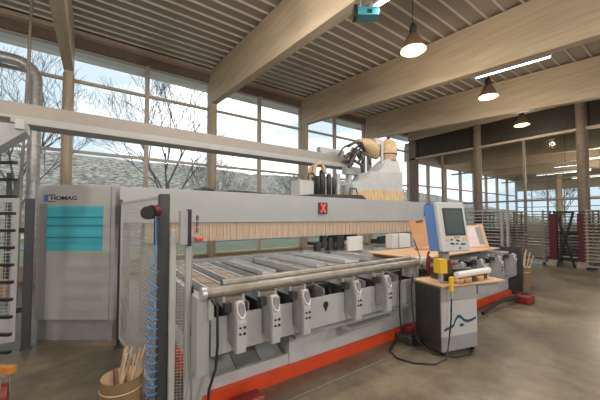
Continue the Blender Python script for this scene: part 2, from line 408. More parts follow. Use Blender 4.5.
# unseen fill lights added without fittings, behind and beside the camera
for i, (x, y) in enumerate(((-4, -.5), (1.2, -3.6), (5.3, -3.5), (9.3, -3.5))):
    light('POINT', 'unseen_fill_light', (x, y, zb(y) - .95), (300, 300, 210, 80)[i], (1, .965, .90), .25)
for x, y in ((19.6, 3), (24.5, 3), (22, -3)): light('POINT', 'hall_light_source', (x, y, 4.2), 170, (1, .86, .68), .3)

# teal hoist box hung below the beam
t = thing('hoist_box', 'teal box with black end and fittings hanging under the ceiling by the top edge', 'box', (3.46, 3.05, 4.70), math.radians(-35))
B().box(-.16, .16, -.09, .09, 0, .13).build('housing', 'teal_box', t, False, bevel=.01)
B().box(-.22, -.16, -.08, .08, -.02, .17).build('end_cap', 'black', t, False, bevel=.01)
B().box(-.02, .05, -.10, -.09, .02, .08).build('lens', 'black', t, False)
for hx in (-.1, .08): B().tube([(hx, 0, .13), (hx, 0, .30)], .016, 8).build('hanger', 'galv', t, False)

# ------------------------------------------------------------------ ducts left
t = thing('spiral_duct', 'galvanised round duct bending down in front of the left windows', 'duct', (-1.10, 9.4, 0))
pts = [(-6.5, 9.4, 5.30), (-1.75, 9.4, 5.30)]
for i in range(1, 9):
    a = PI / 2 * i / 8; pts.append((-1.50 + .40 * math.sin(a) - .0, 9.4, 5.30 - .40 * (1 - math.cos(a))))
pts += [(-1.10, 9.4, 3.0), (-1.10, 9.4, 0.0)]
B().tube(pts, .125, 20).build('pipe', 'galv', t)
bb = B()
for z in (2.2, 3.3, 4.4): bb.cyl((-1.10, 9.4, z), (-1.10, 9.4, z + .05), .14)
bb.build('seam_ring', 'galv', t)
tag(B().tube([(-1.06, 8.2, 6.40), (-1.10, 8.3, 4.6), (-1.17, 8.45, 2.6), (-1.2, 8.5, 0)], .03, 8).build('conduit', 'rope'), 'thin brownish conduit pole left of the spiral duct', 'pipe')
tag(B().box(-1.42, -1.34, 8.6, 8.68, 0, 2.55).build('dark_stand_pole', 'post'), 'dark square pole in front of the window, left of the spiral duct', 'pole')

# ------------------------------------------------------------------ box beam carrying the energy chain
t = thing('cable_channel', 'long grey steel channel beam spanning above the machine from the left edge to the hood', 'beam', (2.0, 5.2, 2.12))
B().box(-3.4, 5.14, 5.20, 5.38, 2.90, 3.10).build('upper_box', 'channel', t, bevel=.006)
B().box(-3.4, 5.14, 5.08, 5.42, 2.80, 2.895).build('lower_flange', 'mgrey', t, bevel=.006)
B().box(5.06, 5.14, 5.10, 5.19, 1.98, 3.14).build('post', 'mwhite', t, bevel=.004)
for x in (.35, 1.2, 3.35): B().box(x - .006, x + .006, 5.193, 5.20, 2.9, 3.1).build('joint_seam', 'plinth', t)
t = thing('cable_tray', 'short perforated grey tray on the channel beam left of the hood', 'tray', (4.1, 5.5, 3.1))
B().box(4.30, 5.05, 5.22, 5.36, 3.10, 3.24).build('tray_side', 'galv', t)
# wedge shaped bracket end at the left edge
t = thing('loader_arm', 'grey wedge shaped metal arm end under the channel beam at the left edge', 'arm', (-1.3, 4.6, 0))
B().prism([(-.59, 2.64), (-.59, 2.57), (-.83, 2.34), (-2.3, 1.40), (-2.3, 2.64)], 4.45, 4.75, axis='y').build('arm_body', 'cabinet', t, bevel=.005)
B().box(-.68, -.60, 4.42, 4.78, 2.58, 2.69).build('end_block', 'mwhite', t, bevel=.005)
B().box(-2.29, -2.21, 4.55, 4.65, 0, 1.46).build('arm_post', 'plinth', t)
B().box(-2.3, -.72, 4.44, 4.452, 2.655, 2.70).build('slot', 'mdark', t)

# ------------------------------------------------------------------ control cabinet
RC = math.radians(-35.5)
cab = thing('control_cabinet', 'tall grey control cabinet with a teal film sheet on its door', 'cabinet', (-.555, 5.205, 0), RC)
W_ = 1.03
B().box(0, W_, 0, .36, .26, 2.04).build('body', 'cabinet', cab, False, bevel=.006)
B().box(.02, W_ - .02, .02, .34, 0, .26).build('plinth', 'plinth', cab, False)
B().box(.02, W_ - .055, -.018, 0, .275, 2.02).build('door', 'cabinet', cab, False, bevel=.004)
B().box(.15, .885, -.021, -.018, 1.17, 1.755).build('teal_sheet', 'teal', cab, False)['label'] = 'teal plastic film stuck on the cabinet door'
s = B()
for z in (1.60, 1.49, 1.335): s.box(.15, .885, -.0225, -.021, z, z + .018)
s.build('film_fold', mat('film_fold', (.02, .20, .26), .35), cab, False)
lg = B(); lg.box(.09, .15, -.020, -.018, 1.81, 1.91); lg.build('logo_square', 'logo_blue', cab, False)
lg = B()
lg.box(.165, .25, -.022, -.0185, 1.895, 1.91); lg.box(.165, .25, -.022, -.0185, 1.81, 1.82)
arc = [(.19 + .055 * math.cos(a), .0, 1.862 + .045 * math.sin(a)) for a in [math.radians(q) for q in range(90, 271, 20)]]
for a, b_ in zip(arc, arc[1:]): lg.bar((a[0], -.021, a[2]), (b_[0], -.021, b_[2]), .006, .014, up=(0, 1, 0))
lg.build('logo_bracket', 'swoosh', cab, False)
def text_mesh(name, txt, size, T, m, parent, ext=.001, bold=0.0):
    cu = bpy.data.curves.new(name, 'FONT'); cu.body = txt; cu.size = size; cu.extrude = ext; cu.offset = bold
    tmp = bpy.data.objects.new(name + '_tmp', cu); COL.objects.link(tmp)
    bpy.context.view_layer.update()
    me = bpy.data.meshes.new_from_object(tmp.evaluated_get(bpy.context.evaluated_depsgraph_get()))
    bpy.data.objects.remove(tmp); me.materials.clear(); me.materials.append(M[m]); me.transform(T)
    o = bpy.data.objects.new(name, me); COL.objects.link(o); o.parent = parent; WM[o.name] = WM[parent.name]
    return o
text_mesh('lettering', 'HOMAG', .072, Matrix.Translation((.19, -.021, 1.838)) @ Matrix.Rotation(PI / 2, 4, 'X') @ Matrix.Diagonal((1.28, 1, 1, 1)), 'ink', cab, bold=.0022)

# ------------------------------------------------------------------ wire mesh guards
def mesh_panel(mb, a, b, z0, z1, step=.04, r=.0022, lean=0):
    a = V((a[0], a[1], 0)); b = V((b[0], b[1], 0)); d = b - a; L = d.length; d.normalize()
    n = int(L / step)
    for i in range(1, n): 
        p = a + d * (L * i / n); mb.bar(p + V((0, 0, z0)), p + V((0, 0, z1)), r * 1.6)
    n = int((z1 - z0) / step)
    for i in range(1, n):
        z = z0 + (z1 - z0) * i / n; mb.bar(a + V((0, 0, z)), b + V((0, 0, z)), r * 1.6)
def frame(mb, a, b, z0, z1, w=.03):
    a = V((a[0], a[1], 0)); b = V((b[0], b[1], 0)); d = (b - a).normalized()
    mb.bar(a + V((0, 0, z0)), a + V((0, 0, z1)), w); mb.bar(b + V((0, 0, z0)), b + V((0, 0, z1)), w)
    for z in (z0 + w / 2, z1 - w / 2): mb.bar(a + d * w / 2 + V((0, 0, z)), b - d * w / 2 + V((0, 0, z)), w)
g = thing('guard_fence', 'wire mesh safety fence with anthracite posts and blue hose at the machine left end', 'fence', (.42, 3.5, 0))
B().box(.475, .555, 2.66, 2.74, .0, 1.80).build('fence_post', 'post', g, bevel=.004)
B().box(.40, .62, 2.60, 2.80, 0, .012).build('foot_plate', 'post', g)
B().box(.305, .345, 4.31, 4.37, .0, 1.83).build('fence_post', 'post', g, bevel=.004)
B().box(.28, .38, 4.28, 4.40, 0, .012).build('foot_plate', 'post', g)
mb = B(); mesh_panel(mb, (.50, 2.75), (.335, 4.30), .14, 1.77, .036); mb.build('wire_mesh', 'wire', g)
mb = B(); frame(mb, (.50, 2.76), (.337, 4.29), .12, 1.79, .022); mb.build('mesh_frame', 'wire', g)
# left fence
g2 = thing('guard_fence', 'wire mesh safety fence left of the control cabinet, behind the trolley arms', 'fence', (-1.4, 4.95, 0))
B().box(-.64, -.555, 4.92, 4.99, 0.02, 1.84).build('fence_post', 'post', g2, bevel=.004)
B().box(-.65, -.535, 4.90, 5.0, 0, .02).build('foot_plate', 'post', g2)
B().box(-2.86, -2.78, 4.92, 4.99, 0, 1.84).build('fence_post', 'post', g2, bevel=.004)
mb = B(); mesh_panel(mb, (-2.76, 4.95), (-.72, 4.95), .42, 1.80, .04, .0028); mb.build('wire_mesh', 'wire', g2)
mb = B(); frame(mb, (-2.76, 4.95), (-.72, 4.95), .12, 1.84, .055); mb.box(-2.76, -.72, 4.94, 4.96, .12, .42); mb.box(-2.73, -.75, 4.93, 4.97, 1.18, 1.20); mb.build('mesh_frame', 'cabinet', g2)
for z in (.45, 1.42): B().box(-.70, -.64, 4.935, 4.965, z, z + .06).build('clamp', 'black', g2)
# stacked stuff behind the left fence
t = thing('board_stack', 'stack of light brown boards behind the left mesh fence', 'boards', (-2.1, 5.8, 0))
for i in range(4): B().box(-2.9, -.95, 5.4, 6.1, .45 + i * .065, .45 + i * .065 + .055).build('board', 'ply', t)
B().box(-2.8, -2.6, 5.45, 6.05, 0, .45).build('trestle', 'rack', t); B().box(-1.3, -1.1, 5.45, 6.05, 0, .45).build('trestle', 'rack', t)

# safety gate between near post and machine
g3 = thing('safety_gate', 'narrow mesh safety gate with light grey uprights beside the anthracite post', 'gate', (.63, 2.63, 0))
B().box(.552, .597, 2.60, 2.645, 0, 1.50).build('gate_upright', 'mwhite', g3, bevel=.003)
B().box(.668, .715, 2.57, 2.615, 0, 1.50).build('gate_upright', 'mwhite', g3, bevel=.003)
mb = B(); mesh_panel(mb, (.595, 2.63), (.67, 2.60), .02, 1.44, .025, .0018); mb.build('wire_mesh', 'wire', g3)
sw = B().box(.60, .66, 2.49, 2.56, 1.38, 1.66).build('switch_box', 'cabinet', g3, bevel=.006)
B().box(.66, .685, 2.485, 2.55, 1.37, 1.67).build('switch_cover', 'black', sw)
mb = B()
for i in range(3): mb.tube([(.735 + .008 * math.cos(q), 2.50, 1.60 - i * .05 + .02 * math.sin(q)) for q in [k * PI / 5 for k in range(11)]], .004, 6)
mb.build('chain', 'black', g3)
B().cyl((.715, 2.48, 1.425), (.775, 2.48, 1.425), .017).build('stop_button', 'red', g3)
B().box(.69, .76, 2.50, 2.56, 1.40, 1.45).build('button_holder', 'cabinet', g3)
for z in (.62, .95): B().box(.71, .73, 2.56, 2.60, z, z + .08).build('hinge', 'black', g3)
B().tube([(.70, 2.50, 1.38), (.69, 2.49, 1.1), (.67, 2.50, .8), (.68, 2.5, .3), (.64, 2.5, .02)], .006, 6).build('cable', 'plinth', g3)

# horn, blue coil hose hung on the near post
t = thing('warning_horn', 'round black and red horn on the anthracite post above the blue hose', 'horn', (.46, 2.62, 1.7))
B().cyl((.375, 2.60, 1.64), (.405, 2.66, 1.64), .052).build('horn_ring', 'black', t)
B().cyl((.405, 2.615, 1.655), (.455, 2.66, 1.66), .048).build('horn_body', 'maroon', t)
B().box(.44, .475, 2.645, 2.70, 1.38, 1.70).build('air_gun_grip', 'ink', t, bevel=.004)
pts = [(.438, 2.62, 1.62), (.445, 2.62, 1.40), (.44, 2.62, 1.25), (.405, 2.60, 1.20)]
N_ = 16
for i in range(N_ * 10):
    a = 2 * PI * i / 10; z = 1.17 - 1.12 * (i / (N_ * 10)) ** .78
    pts.append((.425 + .038 * math.cos(a), 2.60 + .038 * math.sin(a), z))
tag(B().tube(pts, .0055, 6).build('coiled_hose', 'hose_blue'), 'thin blue spiral air hose hanging along the anthracite post', 'hose')

# ------------------------------------------------------------------ the CNC machine
mc = thing('machining_centre', 'large grey CNC wood machining centre with red base and long portal', 'machine', (3.9, 3.6, 0))
B().box(1.68, 7.15, 2.54, 4.55, .12, .42).build('machine_bed', 'mwhite', mc, bevel=.008)
B().box(.86, 1.68, 2.56, 2.60, .12, .22).box(.86, 1.68, 2.60, 4.55, .12, .16).build('bed_apron', 'mwhite', mc)
B().box(.86, 1.68, 2.98, 3.02, .16, .46).build('bed_recess', 'plinth', mc)
B().box(.80, 7.2, 2.505, 4.6, .0, .12).build('red_base', 'red', mc)
B().box(1.66, 7.15, 2.40, 2.54, .42, .445).build('front_ledge', 'plinth', mc)
B().box(.86, 7.1, 2.50, 2.62, .445, .50).build('lower_rail', 'mgrey', mc)
bx = [1.03, 1.36, 1.70, 2.40, 2.92, 4.1, 4.75, 5.4, 6.1, 6.75]
edges = [.84] + bx + [7.1]
for i in range(len(edges) - 1):
    a, b_ = edges[i] + .003, edges[i + 1] - .003
    B().box(a, b_, 2.455, 2.475, .45, .765).build('front_panel', 'mwhite', mc, bevel=.003)
dr = [(.035 * math.cos(a), .035 * math.sin(a)) for a in [math.radians(q) for q in range(-40, 221, 20)]] + [(0, -.075)]
B().prism([(2.09 + p[0], .67 + p[1]) for p in dr], 2.450, 2.456, axis='y').build('teardrop_hole', 'black', mc)
B().box(.9, 7.1, 2.9, 2.95, .44, .86).build('inner_wall', 'mdark', mc)
B().box(.9, 7.1, 2.62, 2.9, .44, .50).build('inner_floor', 'mdark', mc)
# guide rails across the top for the consoles
B().box(.86, 7.15, 2.66, 2.74, .80, .84).build('guide_rail', 'mdark', mc)
B().box(.80, 7.15, 4.55, 4.63, .80, .84).build('guide_rail', 'steel', mc)
B().box(.80, 7.15, 4.64, 4.70, .44, .96).build('rear_rail', 'mgrey', mc)
# chutes (curved scoop trays) below the ledge
def chute(x0, x1, name='chip_chute', yoff=0):
    prof = []
    for i in range(9):
        u = i / 8; prof.append((2.58 - u * .42 + yoff, .43 - .20 * math.sin(u * PI * .55) + .0))
    b = B(); top = prof + [(y, z - .012) for y, z in prof[::-1]]
    b.prism(top, x0, x1, axis='x'); return b
def scoop(x0, x1, y0, y1):
    b = B(); top = []
    for i in range(9):
        u = i / 8; top.append((y1 - (y1 - y0) * u, .42 - .22 * math.sin(u * PI / 2)))
    b.prism(top + [(y, z - .01) for y, z in top[::-1]], x0, x1, axis='x'); return b
scoop(.90, 1.14, 2.57, 2.95).build('chip_chute', 'mgrey', mc); scoop(1.15, 1.40, 2.57, 2.95).build('chip_chute', 'alu', mc); scoop(1.41, 1.66, 2.57, 2.95).build('chip_chute', 'mgrey', mc)
b = B(); pf = [(2.28, .395), (2.34, .372), (2.44, .385), (2.52, .41)]
b.prism(pf + [(y, z - .01) for y, z in pf[::-1]], 2.30, 3.12, axis='x'); b.prism([(2.28, .385), (2.52, .40), (2.52, .45), (2.28, .42)], 2.29, 2.30, axis='x')
b.build('chip_chute', 'alu', mc)
# clamp brackets with ring, bolts
def bracket(x):
    b = B()
    b.prism([(2.27, .50), (2.29, .50), (2.29, .76), (2.335, .90), (2.325, .915), (2.30, .90), (2.265, .74)], x - .035, x + .045, axis='x')
    b.prism([(2.29, .56), (2.44, .62), (2.44, .86), (2.325, .88), (2.29, .76)], x + .035, x + .045, axis='x')
    far = x > 4
    br = b.build('clamp_bracket', 'plinth' if far else 'mwhite', mc, bevel=.003)  # distant brackets get a darker grey that paints in their shade
    b = B()
    b.prism([(2.29, .50), (2.44, .56), (2.44, .88), (2.325, .90), (2.29, .76)], x - .045, x - .035, axis='x')
    b.build('side_flange', 'plinth', br)
    B().box(x - .10, x - .046, 2.36, 2.44, .82, .89).build('clamp_block', 'mdark', br)
    r = B(); r.tube([(x + .006 + .032 * math.cos(a), 2.278 + .03 * (math.sin(a) + .2), .845 + .062 * math.sin(a)) for a in [k * PI / 10 for k in range(21)]], .008, 8)
    r.build('ring', 'paper', br)
    r = B(); r.prism([(x + .006 + .026 * math.cos(a), .845 + .055 * math.sin(a)) for a in [k * PI / 8 for k in range(16)]], 2.262, 2.30, axis='y'); r.build('ring_plate', 'plinth', br)
    for dx in (-.010, .028):
        for dz in (0, .05): B().cyl((x + dx, 2.258, .655 + dz), (x + dx, 2.272, .655 + dz), .0095 if dx < 0 else .012, n=10).build('bolt', 'black', br)
for x in bx: bracket(x)
# consoles (cross supports)
for i, x in enumerate(bx):
    cs = B().box(x - .075, x + .075, 2.42, 4.55, .84, .915).build('console', 'bed', mc, bevel=.003)
    e = B(); e.box(x - .10, x - .076, 2.42, 4.55, .85, .93); e.box(x + .076, x + .10, 2.42, 4.55, .85, .93)
    e.build('console_edge', 'pale_metal', cs)
    for yy in (2.75, 3.15, 3.6, 4.0, 4.35): B().box(x - .06, x + .06, yy - .06, yy + .06, .915, .930).build('suction_pod', 'bed', cs, bevel=.004)
    e = B()
    e.box(x - .08, x - .03, 2.46, 2.9, .64, .84); e.cyl((x + .09, 2.56, .56), (x + .09, 2.56, .84), .022); e.cyl((x - .12, 2.6, .56), (x - .12, 2.6, .80), .018)
    e.build('console_drive', 'mdark', cs)
    e = B(); e.box(x + .03, x + .07, 2.47, 2.8, .56, .84); e.cyl((x + .14, 2.53, .60), (x + .14, 2.53, .78), .014); e.box(x + .10, x + .18, 2.50, 2.7, .70, .72); e.build('console_bracket', 'galv', cs)
# inner vertical fins between brackets
for x in (1.20, 1.53, 1.88, 2.1, 2.62, 2.75, 3.2, 3.4):
    B().prism([(2.50, .56), (2.72, .60), (2.72, .86), (2.50, .83)], x, x + .012, axis='x').build('fin_plate', 'alu', mc)
# rollers in front
rl = B().cyl((.76, 2.36, 1.0), (3.62, 2.36, 1.0), .044, n=24).build('roller', 'steel', mc)
B().cyl((.73, 2.36, 1.0), (.765, 2.36, 1.0), .055).build('roller_cap', 'alu', rl)
B().cyl((3.62, 2.36, 1.0), (3.66, 2.36, 1.0), .055).build('roller_cap', 'alu', rl)
rl = B().cyl((.95, 2.50, 1.03), (3.66, 2.50, 1.03), .038, n=24).build('roller', 'steel', mc)
B().cyl((3.66, 2.50, 1.03), (3.70, 2.50, 1.03), .045).build('roller_cap', 'alu', rl)
for x in (.80, 3.58): B().box(x - .02, x + .02, 2.32, 2.55, .80, .96).build('roller_holder', 'mgrey', mc)
# end leg plate at the left
B().box(.70, .80, 2.36, 2.52, .36, .97).build('end_plate', 'mgrey', mc, bevel=.005)
B().box(.715, .86, 2.52, 2.60, .0, .97).build('end_plate', 'mgrey', mc, bevel=.005)
B().box(.80, .86, 2.60, 4.6, .44, .90).build('side_plate', 'mgrey', mc)
B().tube([(.79, 2.33, .97), (.84, 2.30, .90), (.845, 2.30, .60), (.83, 2.30, .42), (.78, 2.30, .28), (.76, 2.30, .02)], .011, 8).build('cable', 'black', mc)
# right end plate with ring brackets
B().prism([(2.30, .10), (2.62, .10), (4.6, .10), (4.6, .98), (2.32, 1.0), (2.28, .5)], 7.15, 7.20, axis='x').build('end_plate', 'mdark', mc)
# gantry
gp = B(); gp.prism([(.32, 4.45), (7.24, 4.45), (7.24, 4.88), (.66, 4.88)], 1.53, 2.01); gan = gp.build('gantry_beam', 'mgrey', mc, bevel=.006)
cu = B(); x = .62; i = 0
while x < 6.85:
    w = .055; y = 4.47 + (i % 2) * .006; cu.box(x, x + w - .004, y, y + .006, 1.255, 1.53); x += w; i += 1
cu.build('strip_curtain', 'curtain', gan)
cu = B(); x = .62; i = 0
while x < 6.85:
    w = .055; y = 4.85 + (i % 2) * .006; cu.box(x, x + w - .004, y, y + .006, 1.265, 1.53); x += w; i += 1
cu.build('strip_curtain', 'curtain', gan)
ds = B().box(3.60, 3.82, 4.425, 4.45, 1.68, 1.90).build('display', 'mdark', gan)
cr = B(); cr.bar((3.655, 4.42, 1.705), (3.765, 4.42, 1.875), .045, .008, up=(0, 1, 0)); cr.bar((3.765, 4.417, 1.705), (3.655, 4.417, 1.875), .045, .008, up=(0, 1, 0))
cr.build('cross_light', 'red_glow', gan)
B().box(7.18, 7.26, 4.40, 4.45, 1.66, 1.93).build('beam_stop', 'black', gan)
B().box(6.7, 7.2, 4.50, 4.86, .44, 1.53).build('gantry_column', 'mgrey', mc, bevel=.006)
B().box(.62, .80, 4.72, 4.88, 0, 1.53).build('gantry_column', 'mgrey', mc, bevel=.006)
# black flat parts and hump on the beam
B().tube([(1.30, 4.62, 2.02), (1.45, 4.62, 2.05), (1.62, 4.62, 2.04)], [.02, .035, .02], 10).build('cable_hump', 'black', gan)
B().prism([(1.70, 2.01), (1.85, 2.055), (2.2, 2.05), (2.7, 2.01)], 4.55, 4.75, axis='y').build('cable_cover', 'black', gan)
# spindle unit below the beam
sp = B(); sp.box(3.6, 4.25, 4.52, 4.8, 1.06, 1.12); sp.box(4.15, 4.35, 4.5, 4.8, .96, 1.28); sp.box(4.5, 4.6, 4.5, 4.8, 1.12, 1.45)
for q in range(4): sp.box(3.62 + q * .15, 3.72 + q * .15, 4.50, 4.62, .95 + .05 * (q % 2), 1.12 + .09 * ((q * 2) % 3))
sp.build('spindle_unit', 'mdark', mc)
B().box(4.27, 4.68, 4.30, 4.36, .93, 1.22).build('white_cover', 'paper', mc, bevel=.004)
B().box(4.72, 4.86, 4.5, 4.8, 1.0, 1.27).build('spindle_housing', 'galv', mc, bevel=.004)
B().box(5.42, 5.62, 4.12, 4.3, .93, 1.24).build('white_cover', 'paper', mc, bevel=.004)
B().box(5.68, 6.08, 4.12, 4.3, .93, 1.24).build('white_cover', 'paper', mc, bevel=.004)
sp = B(); sp.box(5.5, 5.7, 4.5, 4.8, 1.0, 1.1); sp.cyl((5.55, 4.6, 1.1), (5.75, 4.6, 1.12), .06); sp.build('tool_holder', 'mdark', mc)
# top equipment on gantry
el = thing('drive_unit', 'white box with black motors and cables standing on the portal beam left of the hood', 'motor', (3.9, 4.7, 2.01))
B().box(3.24, 3.58, 4.55, 4.85, 2.02, 2.33).build('white_housing', 'mwhite', el, bevel=.01)
e = B()
for x, h, r in ((3.66, .50, .055), (3.78, .42, .05), (3.90, .56, .065), (4.08, .50, .05), (4.22, .42, .04)):
    e.lathe([(.0001, 0), (r, 0), (r, h - .04), (r * .7, h), (.0001, h)], (x, 4.68, 2.03), 16)
e.build('motor', 'mdark', el)
e = B()
e.tube([(3.60, 4.6, 2.4), (3.66, 4.6, 2.66), (3.80, 4.6, 2.70), (3.92, 4.6, 2.5)], .04, 10); e.tube([(3.62, 4.7, 2.3), (3.62, 4.7, 2.6), (3.85, 4.7, 2.74), (4.0, 4.7, 2.6)], .045, 10)
e.build('hose_arch', 'duct', el)
e = B(); e.tube([(3.40, 4.5, 2.33), (3.42, 4.5, 2.45), (3.52, 4.5, 2.47), (3.60, 4.5, 2.3)], .018, 8); e.build('hose', 'black', el)
B().cyl((4.36, 4.7, 2.02), (4.36, 4.7, 2.55), .05).build('grey_cylinder', 'galv', el)
B().prism([(3.1, 2.01), (3.5, 2.06), (4.85, 2.10), (5.0, 2.01)], 4.46, 4.54, axis='y').build('black_cover', 'mdark', el)
B().tube([(4.55, 4.55, 2.10), (4.58, 4.55, 2.24), (4.75, 4.55, 2.24), (4.80, 4.55, 2.08)], .018, 8).build('handle', 'mdark', el)

# extraction hood
hd = thing('extraction_hood', 'white extraction hood with tan fringe and tan ducts on the portal beam', 'hood', (6.0, 4.85, 2.01))
hx0, hx1 = 4.66, 6.43
B().prism([(hx0, 2.35), (5.16, 2.50), (5.22, 2.66), (hx1, 2.75), (hx1, 2.22), (5.4, 2.26), (hx0, 2.17)], 4.55, 5.05, axis='y').build('hood_box', 'mwhite', hd, bevel=.006)
fr = B(); x = hx0; i = 0
while x < hx1 - .02: fr.box(x, x + .045, 4.54 + .006 * (i % 2), 4.55 + .006 * (i % 2), 2.02, 2.18 + .08 * min(1, (x - hx0) / .7)); x += .05; i += 1
for k in range(8): fr.box(hx0 - .005, hx0 + .005, 4.56 + k * .058, 4.61 + k * .058, 2.02, 2.18); fr.box(hx1 - .005, hx1 + .005, 4.56 + k * .058, 4.61 + k * .058, 2.02, 2.23)
fr.build('fringe', 'fringe', hd)
cn = B(); cx, cy = 6.19, 4.80
vs = [(5.54, cy - .22, 2.68), (6.41, cy - .22, 2.74), (6.41, cy + .22, 2.74), (5.54, cy + .22, 2.68), (cx - .20, cy - .16, 3.05), (cx + .20, cy - .16, 3.05), (cx + .20, cy + .16, 3.05), (cx - .20, cy + .16, 3.05)]
cn.add(vs, [(3, 2, 1, 0), (4, 5, 6, 7), (0, 1, 5, 4), (1, 2, 6, 5), (2, 3, 7, 6), (3, 0, 4, 7)]); cn.build('funnel', 'mwhite', hd, bevel=.005)
cl_ = B().cyl((cx, cy, 3.05), (cx, cy, 3.20), .20).build('collar', 'duct', hd)
el_ = [(cx, cy, 3.20)]
for i in range(1, 11):
    a = PI * .95 * i / 10; el_.append((cx + .24 * (1 - math.cos(a)) * .55, cy + .22 * (1 - math.cos(a)) * .6, 3.22 + .22 * math.sin(a)))
B().tube(el_, .225, 18).build('elbow_duct', 'tan', hd)
B().cyl((cx + .30, cy + .30, 2.75), (cx + .30, cy + .30, 3.25), .09).build('down_duct', 'duct', hd)
B().tube([(5.30, 5.0, 3.46), (5.55, 4.98, 3.42), (5.80, 4.95, 3.28), (5.92, 4.92, 3.10)], [.07, .17, .20, .05], 18).build('side_duct', 'tan', hd)
B().tube([(5.9, 4.76, 2.70), (5.9, 4.76, 3.46)], .035, 10).build('mast', 'mwhite', hd)
B().box(5.78, 6.20, 4.86, 4.98, 3.44, 3.60).build('mast_bracket', 'mwhite', hd)
random.seed(5)
hs = B()
for i in range(10):
    a = (4.65 + random.random() * .8, 4.75 + random.random() * .5, 2.75 + random.random() * .5)
    b_ = (4.75 + random.random() * .85, 4.75 + random.random() * .5, 2.65 + random.random() * .5)
    m_ = ((a[0] + b_[0]) / 2, (a[1] + b_[1]) / 2 - .12, max(a[2], b_[2]) + .12)
    hs.tube([a, ((a[0] + m_[0]) / 2, a[1] - .05, (a[2] + m_[2]) / 2 + .05), m_, ((b_[0] + m_[0]) / 2, b_[1] - .05, (b_[2] + m_[2]) / 2 + .05), b_], .022 + .02 * random.random(), 8)
hs.build('cable_tangle', 'mdark', hd)
B().box(4.8, 5.4, 4.90, 5.04, 2.62, 2.80).build('valve_block', 'galv', hd)
B().box(4.9, 5.0, 4.92, 5.02, 2.40, 2.62).build('hood_mount', 'galv', hd)

# workpieces and plates lying on the consoles
def plate(name, m, x0, x1, y0, y1, z, th, label, cat, rz=0, group=None):
    c = V(((x0 + x1) / 2, (y0 + y1) / 2, z))
    T = Matrix.Translation(c) @ Matrix.Rotation(math.radians(rz), 4, 'Z') @ Matrix.Translation(-c)
    return tag(B().box(x0, x1, y0, y1, z, z + th, T).build(name, m, bevel=.002), label, cat, group)
plate('plywood_sheet', 'ply', 3.88, 6.55, 2.46, 3.46, 1.0, .02, 'wide plywood sheet lying on the machine behind the monitor console', 'board')
tag(B().box(3.95, 4.0, 2.6, 3.4, .946, 1.0).build('spacer_block', 'sticker'), 'dark wooden spacer strip under the plywood sheet', 'strip')
tag(B().box(6.0, 6.05, 2.6, 3.4, .946, 1.0).build('spacer_block', 'sticker'), 'dark spacer strip under the far end of the plywood sheet', 'strip')
def tray(x0, x1, y0, y1, z, label, m='pale_metal'):
    b = B(); b.box(x0, x1, y0, y1, z, z + .006); b.box(x0, x0 + .006, y0, y1, z + .006, z + .05); b.box(x1 - .006, x1, y0, y1, z + .006, z + .05)
    return tag(b.build('metal_profile', m), label, 'profile', 'light profiles lying across the consoles')
tray(2.48, 2.64, 3.1, 4.5, .946, 'broad pale blue metal profile lying in the middle of the machine table')
tray(3.0, 3.30, 3.1, 4.5, .946, 'pale metal profile lying just left of the plywood sheet')
tray(1.62, 1.80, 3.0, 4.3, .946, 'pale metal profile lying on the left part of the machine table')

# ------------------------------------------------------------------ monitor console
rz = math.radians(-15.4)
pc = thing('control_console', 'grey console pedestal with blue swoosh carrying a monitor and wooden shelf', 'console', (3.335, 1.85, 0), rz)
B().box(.0, .55, .012, .41, .05, .22).build('lower_band', 'plinth', pc, False, bevel=.005)
B().box(.0, .55, .01, .41, .22, .62).build('pedestal_body', 'console_lo', pc, False, bevel=.005)
B().box(.0, .55, .01, .41, .62, .80).build('pedestal_top', 'console_hi', pc, False, bevel=.005)
B().box(-.012, .0, .03, .43, .06, .78).build('side_vent', 'mdark', pc, False)
sl = B()
for i in range(16): sl.box(-.018, -.012, .06, .40, .12 + i * .04, .13 + i * .04)
sl.build('vent_slat', 'black', pc, False)
sw_ = B()
ctr = [(.03, .30), (.12, .325), (.17, .34), (.20, .40), (.235, .435), (.28, .43), (.33, .385), (.38, .365), (.44, .37), (.52, .395)]
up = [(x, z + .014 + .010 * math.sin(PI * i / 9)) for i, (x, z) in enumerate(ctr)]; dn = [(x, z - .012) for x, z in ctr]
for i in range(9): sw_.prism([dn[i], dn[i + 1], up[i + 1], up[i]], .005, .0099, axis='y')
sw_.prism([(.295 + .035 * math.cos(a) , .335 + .018 * math.sin(a)) for a in [k * PI / 8 for k in range(16)]], .005, .0099, axis='y')
sw_.build('swoosh_emblem', 'swoosh', pc, False)['label'] = 'dark blue wave emblem'
for x, y in ((.05, .05), (.5, .05), (.05, .36), (.5, .36)):
    c = B(); c.cyl((x - .012, y, .028), (x + .012, y, .028), .028, n=14); c.box(x - .02, x + .02, y - .02, y + .02, .045, .06); c.build('caster', 'black', pc, False)
B().box(-.03, 1.0, -.03, .46, .802, .822).build('wooden_shelf', 'ply', pc, False, bevel=.003)
B().box(.62, .98, .05, .40, .66, .80).build('under_drawer', 'console_hi', pc, False, bevel=.003)
B().box(.36, .46, .33, .41, .822, 1.22).build('monitor_neck', 'galv', pc, False)
